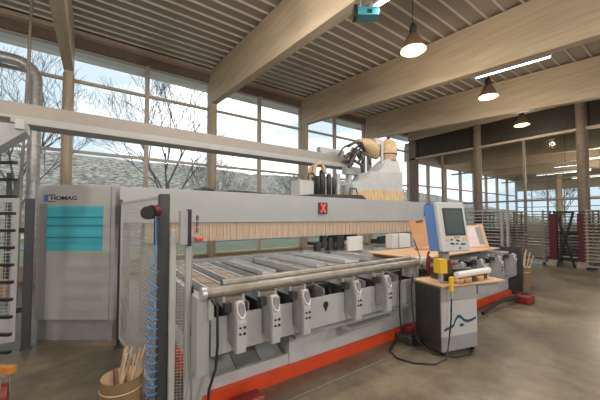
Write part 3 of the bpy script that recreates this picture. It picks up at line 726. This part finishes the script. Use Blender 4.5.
# monitor head, tilted back
Tm = Matrix.Translation((.46, .20, 1.175)) @ Matrix.Rotation(math.radians(-9), 4, 'X')
def hb(x0, x1, y0, y1, z0, z1): return B().box(x0, x1, y0, y1, z0, z1, Tm)
head = hb(-.235, .235, -.0, .06, 0, .64).build('monitor_face', 'console', pc, False, bevel=.015)
hb(-.235, .235, -.008, .02, .585, .645).build('monitor_top', 'console', head, True) if False else None
hb(-.225, .225, .062, .24, .02, .63).build('monitor_back', 'blue', pc, False, bevel=.01)['label'] = 'blue rear casing'
bz = hb(-.155, .185, -.006, -.0005, .20, .56).build('screen_frame', 'bezel', pc, False)
hb(-.125, .155, -.009, -.0065, .235, .535).build('screen', 'screen', pc, False)
k = B()
for x, z, m_ in ((-.08, .10, 0), (-.05, .095, 0), (.02, .14, 0), (.045, .13, 0), (.015, .095, 0), (.09, .09, 0), (.115, .09, 0), (.14, .09, 0), (.05, .04, 0), (-.07, .15, 0)):
    k.add([Tm @ V((x - .011, -.012, z - .009)), Tm @ V((x + .011, -.012, z - .009)), Tm @ V((x + .011, -.012, z + .009)), Tm @ V((x - .011, -.012, z + .009)),
           Tm @ V((x - .011, 0, z - .009)), Tm @ V((x + .011, 0, z - .009)), Tm @ V((x + .011, 0, z + .009)), Tm @ V((x - .011, 0, z + .009))],
          [(0, 1, 2, 3), (0, 4, 5, 1), (1, 5, 6, 2), (2, 6, 7, 3), (3, 7, 4, 0)])
k.build('push_button', 'black', pc, False)
hb(-.02, .07, -.009, -.0005, .165, .19).build('label_plate', 'duct', pc, False)
k = B()
k.box(-.16, -.11, -.008, -.0005, .135, .17, Tm); k.box(.13, .19, -.008, -.0005, .135, .17, Tm); k.build('yellow_sticker', 'yellow', pc, False)

def on_shelf(x, y, z=.823):  # a point given in the console's own frame
    return WM[pc.name] @ V((x, y, z))
def loc_thing(name, label, cat, x, y, r=0, z=.823, group=None):
    return thing(name, label, cat, on_shelf(x, y, z), rz + r, group)
t = loc_thing('emergency_box', 'yellow control box with red switch left under the monitor', 'control box', .05, .06, 0, .94)
B().box(-.02, .10, 0, .10, .0, .17).build('box_body', 'yellow', t, False, bevel=.005)
B().box(.10, .13, -.01, .11, -.0, .16).build('box_side', 'mdark', t, False)
B().box(.02, .06, .03, .07, -.118, .0).build('box_foot', 'galv', t, False)
B().lathe([(.0001, 0), (.035, 0), (.035, .03), (.0001, .04)], T=Matrix.Translation((.17, .05, .10)) @ Matrix.Rotation(PI / 2, 4, 'X')).build('red_switch', 'dred', t, False)
B().box(.13, .21, .05, .10, .0, .15).build('switch_back', 'dred', t, False)
t = loc_thing('handheld_remote', 'yellow and black handheld remote hanging on its cable at the pedestal corner', 'remote', .04, -.05, 0, .66)
B().box(.0, .05, -.035, .0, .10, .27).build('handset', 'yellow', t, False, bevel=.008)
B().box(.012, .038, -.035, -.0, .02, .10).build('handset_grip', 'galv', t, False, bevel=.005)
tag(B().cyl(on_shelf(.22, -.0, .925), on_shelf(.90, .12, .925), .038, n=20).build('paper_roll', 'paper'), 'white roll lying on the tape rolls at the shelf front', 'roll')
ls = ['tan tape roll on the shelf at the far left below the white roll', 'tan tape roll on the shelf in the middle below the white roll', 'tan tape roll on the shelf at the right below the white roll']
for (x, y), l in zip(((.27, .03), (.42, .05), (.66, .08)), ls):
    p = on_shelf(x, y); tag(B().lathe([(.035, 0), (.065, 0), (.065, .062), (.035, .062), (.035, 0)], p, 24).build('tape_roll', 'tape'), l, 'tape', 'tape rolls on the wooden shelf')
tag(B().box(.50, .57, .02, .09, .823, .88, WM[pc.name]).build('black_box', 'mdark'), 'small black box between tape rolls on the shelf', 'box')
tag(B().box(.82, .88, .12, .18, .823, .91, WM[pc.name]).build('black_jar', 'mdark', bevel=.006), 'small black jar at the right end of the wooden shelf', 'jar')
t = loc_thing('keyboard', 'dark keyboard and cloth behind the white roll', 'keyboard', .15, .16, 0, .823)
B().prism([(.0, .0), (.22, .0), (.22, .15), (.0, .11)], .05, .55, axis='x').build('key_deck', 'mdark', t, False, bevel=.004)
k = B()
for i in range(12): k.box(.08 + i * .037, .105 + i * .037, .02, .045, .118, .125)
k.build('keys', 'black', t, False)
# clip board and pink sheet leaning, standing on the plywood sheet
t = thing('clipboard', 'brown clipboard leaning beside the blue monitor casing', 'clipboard', (4.76, 3.08, 1.02), math.radians(-32))
Tc = Matrix.Rotation(math.radians(-14), 4, 'X') @ Matrix.Rotation(math.radians(-10), 4, 'Y')
B().box(-.01, .38, 0, .014, .04, .54, Tc).build('board', 'board', t, False, bevel=.003)
B().box(.12, .25, -.012, .0, .49, .525, Tc).build('clip', 'mdark', t, False)
B().box(.0, .28, .03, .12, 0, .03).build('stand', 'board', t, False)
t = thing('paper_sign', 'pink printed sheet on a wooden backboard leaning right of the monitor', 'sign', (6.15, 2.68, 1.02), math.radians(-35))
Tc = Matrix.Rotation(math.radians(-16), 4, 'X') @ Matrix.Rotation(math.radians(-6), 4, 'Y')
B().box(-.22, .22, 0, .012, .0, .46, Tc).build('backboard', 'ply', t, False)
B().box(-.20, .13, -.004, -.0005, .03, .43, Tc).build('sheet', 'pink', t, False)
B().box(.05, .15, -.007, -.004, .06, .41, Tc).build('print_strip', 'plinth', t, False)

# cables from the console
tag(B().tube([on_shelf(.065, -.065, .68), on_shelf(.06, -.06, .45), on_shelf(.0, -.08, .20), on_shelf(-.08, -.12, .05), on_shelf(-.22, -.10, .012), on_shelf(-.42, .0, .012), on_shelf(-.52, .16, .012), on_shelf(-.48, .34, .012), on_shelf(-.30, .50, .012), on_shelf(-.15, .60, .012)], .009, 8).build('cable', 'black'),
    'black cable hanging from the remote and looping on the floor', 'cable')
tag(B().tube([on_shelf(-.05, .42, .88), on_shelf(-.10, .40, .70), on_shelf(-.11, .36, .35), on_shelf(-.12, .30, .12), on_shelf(-.06, .10, .012), on_shelf(.12, -.05, .012), on_shelf(.34, -.06, .012), on_shelf(.44, .0, .012), on_shelf(.42, .2, .02)], .008, 8).build('cable', 'black'),
    'black cable running down the vented pedestal side and under the casters', 'cable')
tag(B().tube([on_shelf(-.12, .55, .98), on_shelf(-.16, .55, .70), on_shelf(-.20, .50, .35), on_shelf(-.16, .52, .12), on_shelf(-.1, .4, .012)], .010, 8).build('cable', 'black'),
    'black cable hanging between the rollers and the pedestal', 'cable')
tag(B().tube([(3.70, 2.45, 1.30), (3.68, 2.36, 1.1), (3.66, 2.28, .85), (3.62, 2.26, .4), (3.55, 2.3, .02)], .006, 8).build('cable', 'black'), 'thin black cable in front of the clipboard going down past the rollers', 'cable')
# hook like red holders near roller end
t = thing('tool_hook', 'dark red hooked holder beside the roller ends', 'hook', (3.72, 2.30, .84))
B().tube([(3.75, 2.28, .84), (3.74, 2.28, 1.0), (3.76, 2.28, 1.10), (3.79, 2.28, 1.14)], .014, 8).tube([(3.68, 2.22, .86), (3.62, 2.18, 1.0), (3.64, 2.18, 1.1)], .012, 8).build('hook_rod', 'dred', t)
t = thing('white_cup', 'white round cup behind the yellow control box', 'cup', (3.80, 2.40, .93))
B().lathe([(.0001, 0), (.05, 0), (.06, .12), (.055, .12), (.045, .01)], (3.80, 2.40, .93)).build('cup_body', 'paper', t)

# ------------------------------------------------------------------ floor stuff along the machine
t = thing('foot_bumper', 'red and black foot bumpers by the red base left of the console', 'bumper', (3.55, 2.38, 0))
B().box(3.30, 3.62, 2.25, 2.47, 0, .10).build('bumper_body', 'mdark', t, bevel=.02)
B().cyl((3.34, 2.22, .07), (3.52, 2.20, .07), .07).build('roll_end', 'black', t)
B().box(3.42, 3.55, 2.34, 2.46, .10, .17).build('red_block', 'dred', t, bevel=.01)
B().box(3.55, 3.66, 2.2, 2.30, .06, .12).build('pink_block', 'pink', t, bevel=.01)
t = thing('foot_bumper', 'dark red foot bumper on the floor at the near bottom edge', 'bumper', (1.04, 2.20, 0))
B().box(1.00, 1.22, 2.18, 2.34, 0, .14).build('bumper_body', 'dred', t, bevel=.02)
B().box(.90, 1.0, 2.22, 2.32, .06, .10).build('bumper_hinge', 'black', t, bevel=.01)
t = thing('foot_bumper', 'dark red block with black hose at the far end of the red base', 'bumper', (6.8, 2.13, 0))
B().box(6.60, 6.92, 2.02, 2.26, 0, .15).build('bumper_body', 'dred', t, bevel=.03)
B().tube([(5.25, 2.24, .05), (5.8, 2.26, .10), (6.2, 2.26, .12), (6.65, 2.18, .10)], .03, 10).build('hose', 'black', t)
B().box(6.75, 6.97, 2.05, 2.2, .02, .17).build('black_end', 'black', t, bevel=.02)
tag(B().lathe([(.0001, 0), (.16, 0), (.18, .03), (.12, .12), (.0001, .15)], (7.45, 2.55, 0)).build('black_bag', 'mdark'), 'small black heap on the floor before the far drum', 'bag')

# drums with offcuts
def drum(loc, s=1.0, h=.41, label=''):
    t = thing('cardboard_drum', label, 'drum', loc)
    r = .145 * s
    B().lathe([(.0001, 0), (r * .92, 0), (r, h), (r + .006, h), (r + .006, h - .02), (r + .002, h - .025), (r * .985, h * .8), (r * 1.03, h * .78), (r * .98, h * .76)][:4] + [(r - .008, h), (r * .9, .012), (.0001, .012)]).build('drum_wall', 'bucket', t, False)
    B().lathe([(r * .985 + .002, h * .80), (r * 1.04, h * .785), (r * .98 + .002, h * .77)]).build('drum_ring', 'bucket', t, False)
    return t
tr = drum((.235, 2.70, 0), 1, .385, 'tan drum full of wooden offcut sticks in the near left foreground')
k = B()
for i in range(6):
    a0 = math.radians(-150 + i * 18); a1 = a0 + math.radians(11)
    k.add([(.1463 * math.cos(a0), .1463 * math.sin(a0), .10), (.1463 * math.cos(a1), .1463 * math.sin(a1), .12 + .02 * (i % 2)), (.1475 * math.cos(a1), .1475 * math.sin(a1), .24 - .03 * (i % 3)), (.1475 * math.cos(a0), .1475 * math.sin(a0), .23)], [(0, 1, 2, 3)])
k.build('red_print', 'red', tr, False)
random.seed(11)
def stick(base, top, w, m, label, group):
    return tag(B().bar(base, top, w, w * .7).build('offcut_stick', m), label, 'stick', group)
for i in range(13):
    a = random.random() * 6.28; r = .09 * math.sqrt(random.random())
    lx = .05 + .07 * random.random(); ang = -.62
    b0 = (.235 + r * math.cos(a) * .7 - .02, 2.70 + r * math.sin(a) * .7, .03)
    if i < 9:
        h = .54 + .10 * random.random(); tp = (b0[0] + lx * .81 + .03, b0[1] - lx * .58, h); m_ = 'stick'
        l = 'pale wooden offcut stick standing in the near drum'
    else:
        h = .43 + .05 * random.random(); tp = (b0[0] - .02, b0[1] + .02, h); m_ = 'sticker'; l = 'dark brown offcut stick standing in the near drum'
    stick(b0, tp, .016, m_, l, 'pale offcuts in the near drum' if i < 9 else 'dark offcuts in the near drum')
stick((.25, 2.72, .04), (.345, 2.60, .60), .012, 'stick', 'longest pale stick leaning out of the near drum to the right', None)
drum((8.0, 2.62, 0), 1.5, .50, 'tan drum of offcuts on the floor beyond the right machine end')
for i in range(12):
    a = random.random() * 6.28; r = .16
    b0 = (8.0 + .5 * r * math.cos(a), 2.62 + .5 * r * math.sin(a), .03); tp = (8.0 + 1.6 * r * math.cos(a), 2.62 + 1.6 * r * math.sin(a), .70 + .22 * random.random())
    stick(b0, tp, .022, 'stick', 'wooden offcut stick standing in the far drum', 'offcuts in the far drum')

# ------------------------------------------------------------------ trolley with black arms at the left edge
tr = thing('arm_trolley', 'trolley with rows of black support arms on an orange base at the left edge', 'trolley', (-.669, 3.666, 0), RC)
# local x = to the right in the picture, y = away
B().box(-.42, -.37, -.03, .03, .28, 2.2).build('upright', 'mdark', tr, False, bevel=.003)
for i in range(12):
    z = .43 + i * .1495 + .0
    ar = B().box(-.37, .17 - .0, -.018, .018, z, z + .026).build('support_arm', 'black', tr, False, bevel=.003)
    B().box(-.36, .165 - .0, -.015, .015, z + .035, z + .040).build('arm_strip', 'paper', ar, False) if False else None
for i in range(12):
    z = .37 + i * .1495
    B().box(-.37, -.02, -.30, -.27, z, z + .026).build('support_arm', 'black', tr, False)
B().box(-.42, -.37, -.31, -.26, .28, 2.2).build('upright', 'mdark', tr, False)
B().box(-.5, .21, -.03, .03, .265, .325).build('base_beam', 'orange', tr, False, bevel=.004)
B().box(-.5, -.03, -.36, -.31, .265, .325).build('base_beam', 'orange', tr, False, bevel=.004)
B().box(-.5, -.42, -.31, -.03, .265, .325).build('base_beam', 'orange', tr, False, bevel=.004)
for (x, y) in ((.14, 0), (-.15, -.335), (-.42, 0)):
    ax = V((.80, .60, 0)); p = V((x, y, .09)); q = V((x, y, .25))
    B().cyl(p - ax * .02, p + ax * .02, .09, n=22).build('caster_wheel', 'wheel', tr, False)
    for sx in (-.028, .028): B().bar(p + ax * sx, q + ax * sx, .006, .035, up=tuple(ax.cross(V((0, 0, 1))))).build('caster_fork', 'galv', tr, False)
    B().box(x - .04, x + .04, y - .04, y + .04, .25, .265).build('caster_plate', 'galv', tr, False)

# ------------------------------------------------------------------ drying racks before the partition
def rack(label, loc, m='rack', w=1.02, d=.75, levels=16, slat=.026, rz=0):
    t = thing('drying_rack', label, 'rack', loc, rz, 'drying racks in front of the glass partition')
    for x in (0, d):
        for y in (0, w): B().box(x - .022, x + .022, y - .022, y + .022, .15, 1.86).build('upright', m, t, False)
    f = B()
    for y in (0, w): f.box(-.05, d + .05, y - .025, y + .025, .10, .15)
    for x in (0, d): f.box(x - .02, x + .02, .02, w - .02, .10, .15)
    f.build('rack_base', m, t, False)
    for x in (0, d):
        for y in (0, w): B().cyl((x - .02, y, .05), (x + .02, y, .05), .05, n=12).build('caster', 'black', t, False)
    first = None
    for i in range(levels):
        z = .25 + i * (1.55 / (levels - 1))
        if first is None:
            s_ = B()
            for y in (.0, w): s_.box(-.16, d + .16, y - .012, y + .012, z, z + slat)
            for x in (-.16, -.02, .12, .26, .40, .54, .68, d + .16): s_.box(x - .01, x + .01, -.05, w + .05, z + slat, z + slat + .014)
            first = s_.build('shelf', m, t, False); z0 = z; l0 = first.location.copy()
        else:
            c = first.copy(); COL.objects.link(c); c.parent = t; c.location = l0 + V((0, 0, z - z0))
    return t
rack('steel drying rack behind the right drum, second from the grey slatted one', (12.65, 3.42, 0))
rack('steel drying rack with dark red boards, middle of the row', (13.65, 2.35, 0), 'rack_dark')
rack('steel drying rack cut by the right edge of the frame', (12.45, 1.27, 0))
rack('steel drying rack just right of the grey slatted rack', (13.65, 4.60, 0), 'rack_dark')
rack('steel drying rack in the back row at the right, behind the black trestle', (13.75, .9, 0), 'rack_dark', 1.1, .6)
rack('steel drying rack in the back row, beside the slatted rack', (13.75, 5.75, 0), 'rack_dark', 1.1, .6)
# the grey slatted rack
t = thing('slatted_rack', 'light grey slatted rack behind the monitor with a wide end frame', 'rack', (12.0, 5.1, 0))
for y in (4.22, 4.40): B().box(11.9, 12.0, y - .04, y + .04, .05, 1.90).build('end_frame', 'rack_light', t)
B().box(11.9, 12.0, 4.26, 4.36, 1.83, 1.90).build('end_frame', 'rack_light', t)
B().box(11.9, 12.6, 6.5, 6.58, .05, 1.88).build('end_frame', 'rack_light', t)
B().box(11.93, 11.97, 4.44, 6.5, 1.84, 1.88).build('top_bar', 'rack_light', t)
for i in range(13): B().box(11.92, 12.5, 4.44, 6.5, .30 + i * .118, .30 + i * .118 + .035).build('slat_shelf', 'rack_light', t)
for y in (5.0, 5.6, 6.1): B().box(11.90, 11.925, y, y + .03, .1, 1.86).build('upright', 'rack_light', t)
B().box(11.9, 12.5, 4.2, 6.58, .0, .05).build('rack_foot', 'rack', t)
# boards and trestles
for y, l in ((3.20, 'dark red upright board stack between the racks, left of the black trestle'), (2.48, 'dark red upright board stack between the racks, right of the black trestle')):
    tt = thing('door_leaf_stack', l, 'boards', (12.85, y, 0))
    for q in range(3): B().box(12.76 + q * .06, 12.80 + q * .06, y - .10, y + .10, .2, 1.74).build('board', 'maroon', tt)
    B().box(12.7, 12.95, y - .12, y + .12, 0, .2).build('skid', 'rack', tt)
t = thing('folding_trestle', 'black folding trestle with crossed legs between the drying racks', 'trestle', (12.6, 2.85, 0))
B().bar((12.6, 3.06, .0), (12.6, 2.64, 1.75), .06).build('leg', 'black', t); B().bar((12.66, 2.64, .0), (12.66, 3.06, 1.75), .06).build('leg', 'black', t)
B().box(12.56, 12.70, 2.62, 3.08, 1.75, 1.81).build('cross_bar', 'black', t); B().box(12.56, 12.59, 2.75, 2.95, .85, .90).build('cross_bar', 'black', t)
tag(B().box(13.3, 13.5, 5.7, 6.0, 0, .35).build('storage_crate', 'rack'), 'small brown crate on the floor behind the slatted rack', 'crate')

# ------------------------------------------------------------------ outside
gr = B(); gr.add([(-80, YF + .4, -.12), (120, YF + .4, -.12), (120, 130, -.12), (-80, 130, -.12)], [(0, 1, 2, 3)]); 
gr.add([(32.3, -80, -.12), (120, -80, -.12), (120, YF + .4, -.12), (32.3, YF + .4, -.12)], [(0, 1, 2, 3)])
gr.add([(-80, -80, -.12), (32.3, -80, -.12), (32.3, YB - .3, -.12), (-80, YB - .3, -.12)], [(0, 1, 2, 3)])
struct(gr.build('ground', 'grass'))
struct(B().box(-60, 60, YF + .42, 14.2, -.12, -.08).build('bounce_paving', 'bounce_gravel'))  # pale strip added to bounce daylight up to soffit and ceiling
struct(B().box(-60, 60, 21, 26, -.12, -.07).build('road', 'road'))
# hillside
hl = B(); NX, NY = 70, 14; vs = []
from mathutils import noise
for j in range(NY + 1):
    for i in range(NX + 1):
        x = -60 + 190 * i / NX; y = 30 + 70 * j / NY
        z = -.2 + (y - 30) * .27 + 2.2 * noise.noise(V((x * .03, y * .03, 1))) * min(1, (y - 30) / 20) + .6 * noise.noise(V((x * .3, y * .3, 4))) * min(1, (y - 30) / 6)
        vs.append((x, y, z))
hl.add(vs, [(j * (NX + 1) + i, j * (NX + 1) + i + 1, (j + 1) * (NX + 1) + i + 1, (j + 1) * (NX + 1) + i) for j in range(NY) for i in range(NX)], True)
struct(hl.build('hillside', 'hill'))

def branchy(b, p, d, L, r, depth, rnd):
    q = p + d * L
    b.tube([p, (p + q) / 2 + V((rnd.uniform(-1, 1), rnd.uniform(-1, 1), rnd.uniform(-.3, .6))) * L * .03, q], max(r, .0065), 3 if depth < 4 else 6, max(r * .68, .005), caps=False)
    if depth == 0: return
    for k in range(3 if depth in (6, 4, 2) else 2):
        ax = V((rnd.uniform(-1, 1), rnd.uniform(-1, 1), rnd.uniform(-.25, .75)))
        nd = (d * .95 + ax * .62).normalized()
        branchy(b, p + d * L * rnd.uniform(.55, 1), nd, L * rnd.uniform(.68, .84), r * .62, depth - 1, rnd)
def tree(x, y, h, seed, label):
    rnd = random.Random(seed)
    t = thing('bare_tree', label, 'tree', (x, y, -.12), 0, 'bare winter trees outside the facade')
    B().tube([(x, y, -.12), (x + .05, y, h * .15), (x, y, h * .30)], h * .012, 8, h * .009).build('trunk', 'bark', t)
    b = B()
    for k in range(5):
        a = k * 2 * PI / 5 + rnd.random(); d = V((math.cos(a) * .55, math.sin(a) * .55, 1)).normalized()
        branchy(b, V((x, y, h * .16 + h * .035 * k)), d, h * .20, h * .0048, 6, rnd)
    b.build('branches', 'bark', t)
tl = [(3.6, 18, 11.5, 1, 'bare spreading tree outside, seen right of the second mullion above the channel beam'),
      (-2.8, 19, 11.0, 2, 'bare tree outside the leftmost window behind the spiral duct'),
      (9.5, 27, 8.5, 3, 'bare tree outside, behind the middle of the portal beam'),
      (17.5, 24, 8.0, 4, 'bare tree outside, behind the black motors'),
      (27.0, 24, 8.5, 5, 'bare tree outside, behind the extraction hood')]
for a in tl: tree(*a)
for x, y, s_, l in ((40, 9, 11, 'bare tree outside the far windows, left of the thin partition mullion'), (41, 4, 12, 'bare tree outside the far windows, right of the thin mullion'), (40, -1, 11, 'bare tree outside the far windows near the right edge')):
    tree(x, y, 8, s_, l)
# hedge of twiggy shrubs, countless
def shrubs(name, pts_, m, label, seed, hh=(1.0, 2.4), nstem=26):
    rnd = random.Random(seed); b = B()
    for (x, y, z) in pts_:
        h = rnd.uniform(*hh)
        for k in range(nstem):
            d = V((rnd.gauss(0, .55), rnd.gauss(0, .45), 1)).normalized(); L = h * rnd.uniform(.5, 1)
            p = V((x + rnd.uniform(-.4, .4), y + rnd.uniform(-.3, .3), z)); q = p + d * L
            b.tube([p, q], .018, 3, .006, caps=False)
            for j in range(4):
                w = p + d * L * rnd.uniform(.3, .95); e = w + (d * .6 + V((rnd.uniform(-1, 1), rnd.uniform(-1, 1), rnd.uniform(-.2, .8)))).normalized() * L * .3
                b.tube([w, e], .009, 3, .004, caps=False)
    return tag(b.build(name, m), label, 'shrubs', None, 'stuff')
rnd = random.Random(3)
shrubs('twig_hedge', [(-9 + i * 1.1 + rnd.uniform(-.3, .3), 28 + rnd.uniform(-1, 1), -.1) for i in range(50)], 'shrub', 'twiggy leafless hedge along the road outside the facade', 5, (2.0, 4.2), 24)
for j, (yy, hh_, l) in enumerate(((34, (2.5, 4.5), 'leafless thicket on the lower slope outside the facade'), (40, (2.5, 5), 'leafless thicket half way up the slope outside the facade'), (47, (3, 5.5), 'leafless thicket on the upper slope outside the facade'))):
    shrubs('twig_thicket', [(-12 + i * 1.9 + rnd.uniform(-.8, .8), yy + rnd.uniform(-2, 2), (yy - 32) * .25) for i in range(52)], 'shrub', l, 20 + j, hh_, 22)
shrubs('yellow_hedge', [(36 + rnd.uniform(-1, 1), -10 + i * .9, -.12) for i in range(26)], 'leaf', 'yellow green hedge outside the far hall windows', 6, (1.5, 3.2), 30)

# ------------------------------------------------------------------ sky
w = bpy.data.worlds.new('sky'); bpy.context.scene.world = w; w.use_nodes = True
nt = w.node_tree; nt.nodes.clear(); L = nt.links.new
out = nt.nodes.new('ShaderNodeOutputWorld'); bg = nt.nodes.new('ShaderNodeBackground')
tc = nt.nodes.new('ShaderNodeTexCoord')
nz = nt.nodes.new('ShaderNodeTexNoise'); nz.inputs['Scale'].default_value = 2.2; nz.inputs['Detail'].default_value = 5
mp = nt.nodes.new('ShaderNodeMapping'); mp.inputs['Scale'].default_value = (1, 1, 2.5)
L(tc.outputs['Generated'], mp.inputs[0]); L(mp.outputs[0], nz.inputs['Vector'])
dt = nt.nodes.new('ShaderNodeVectorMath'); dt.operation = 'DOT_PRODUCT'; dt.inputs[1].default_value = V((.62, .74, .30)).normalized()
L(tc.outputs['Generated'], dt.inputs[0])
ad = nt.nodes.new('ShaderNodeMath'); ad.operation = 'MULTIPLY_ADD'; ad.inputs[1].default_value = .9; L(nz.outputs['Fac'], ad.inputs[0]); L(dt.outputs['Value'], ad.inputs[2])
rp = nt.nodes.new('ShaderNodeValToRGB'); e = rp.color_ramp.elements
e[0].position = .84; e[0].color = (.26, .31, .345, 1); e[1].position = .99; e[1].color = (1, 1, 1, 1)
e2 = rp.color_ramp.elements.new(.0); e2.color = (.21, .28, .34, 1)
sc_ = nt.nodes.new('ShaderNodeMath'); sc_.operation = 'MULTIPLY'; sc_.inputs[1].default_value = .66
L(ad.outputs[0], sc_.inputs[0]); L(sc_.outputs[0], rp.inputs[0]); L(rp.outputs[0], bg.inputs[0])
bg.inputs[1].default_value = 2.6
L(bg.outputs[0], out.inputs[0])

# ------------------------------------------------------------------ camera
cd = bpy.data.cameras.new('camera'); cam = bpy.data.objects.new('camera', cd); COL.objects.link(cam)
cd.sensor_width = 36; cd.lens = 36 * 296 / 600; cd.shift_y = 7.6 / 600
cam.location = (0, 0, 1.6)
cam.rotation_euler = (PI / 2 + math.atan(.035), 0, math.radians(54.5 - 90))
bpy.context.scene.camera = cam
sc = bpy.context.scene
sc.view_settings.view_transform = 'Standard'; sc.view_settings.look = 'None'
sc.view_settings.gamma = 1; sc.view_settings.exposure = 0.27
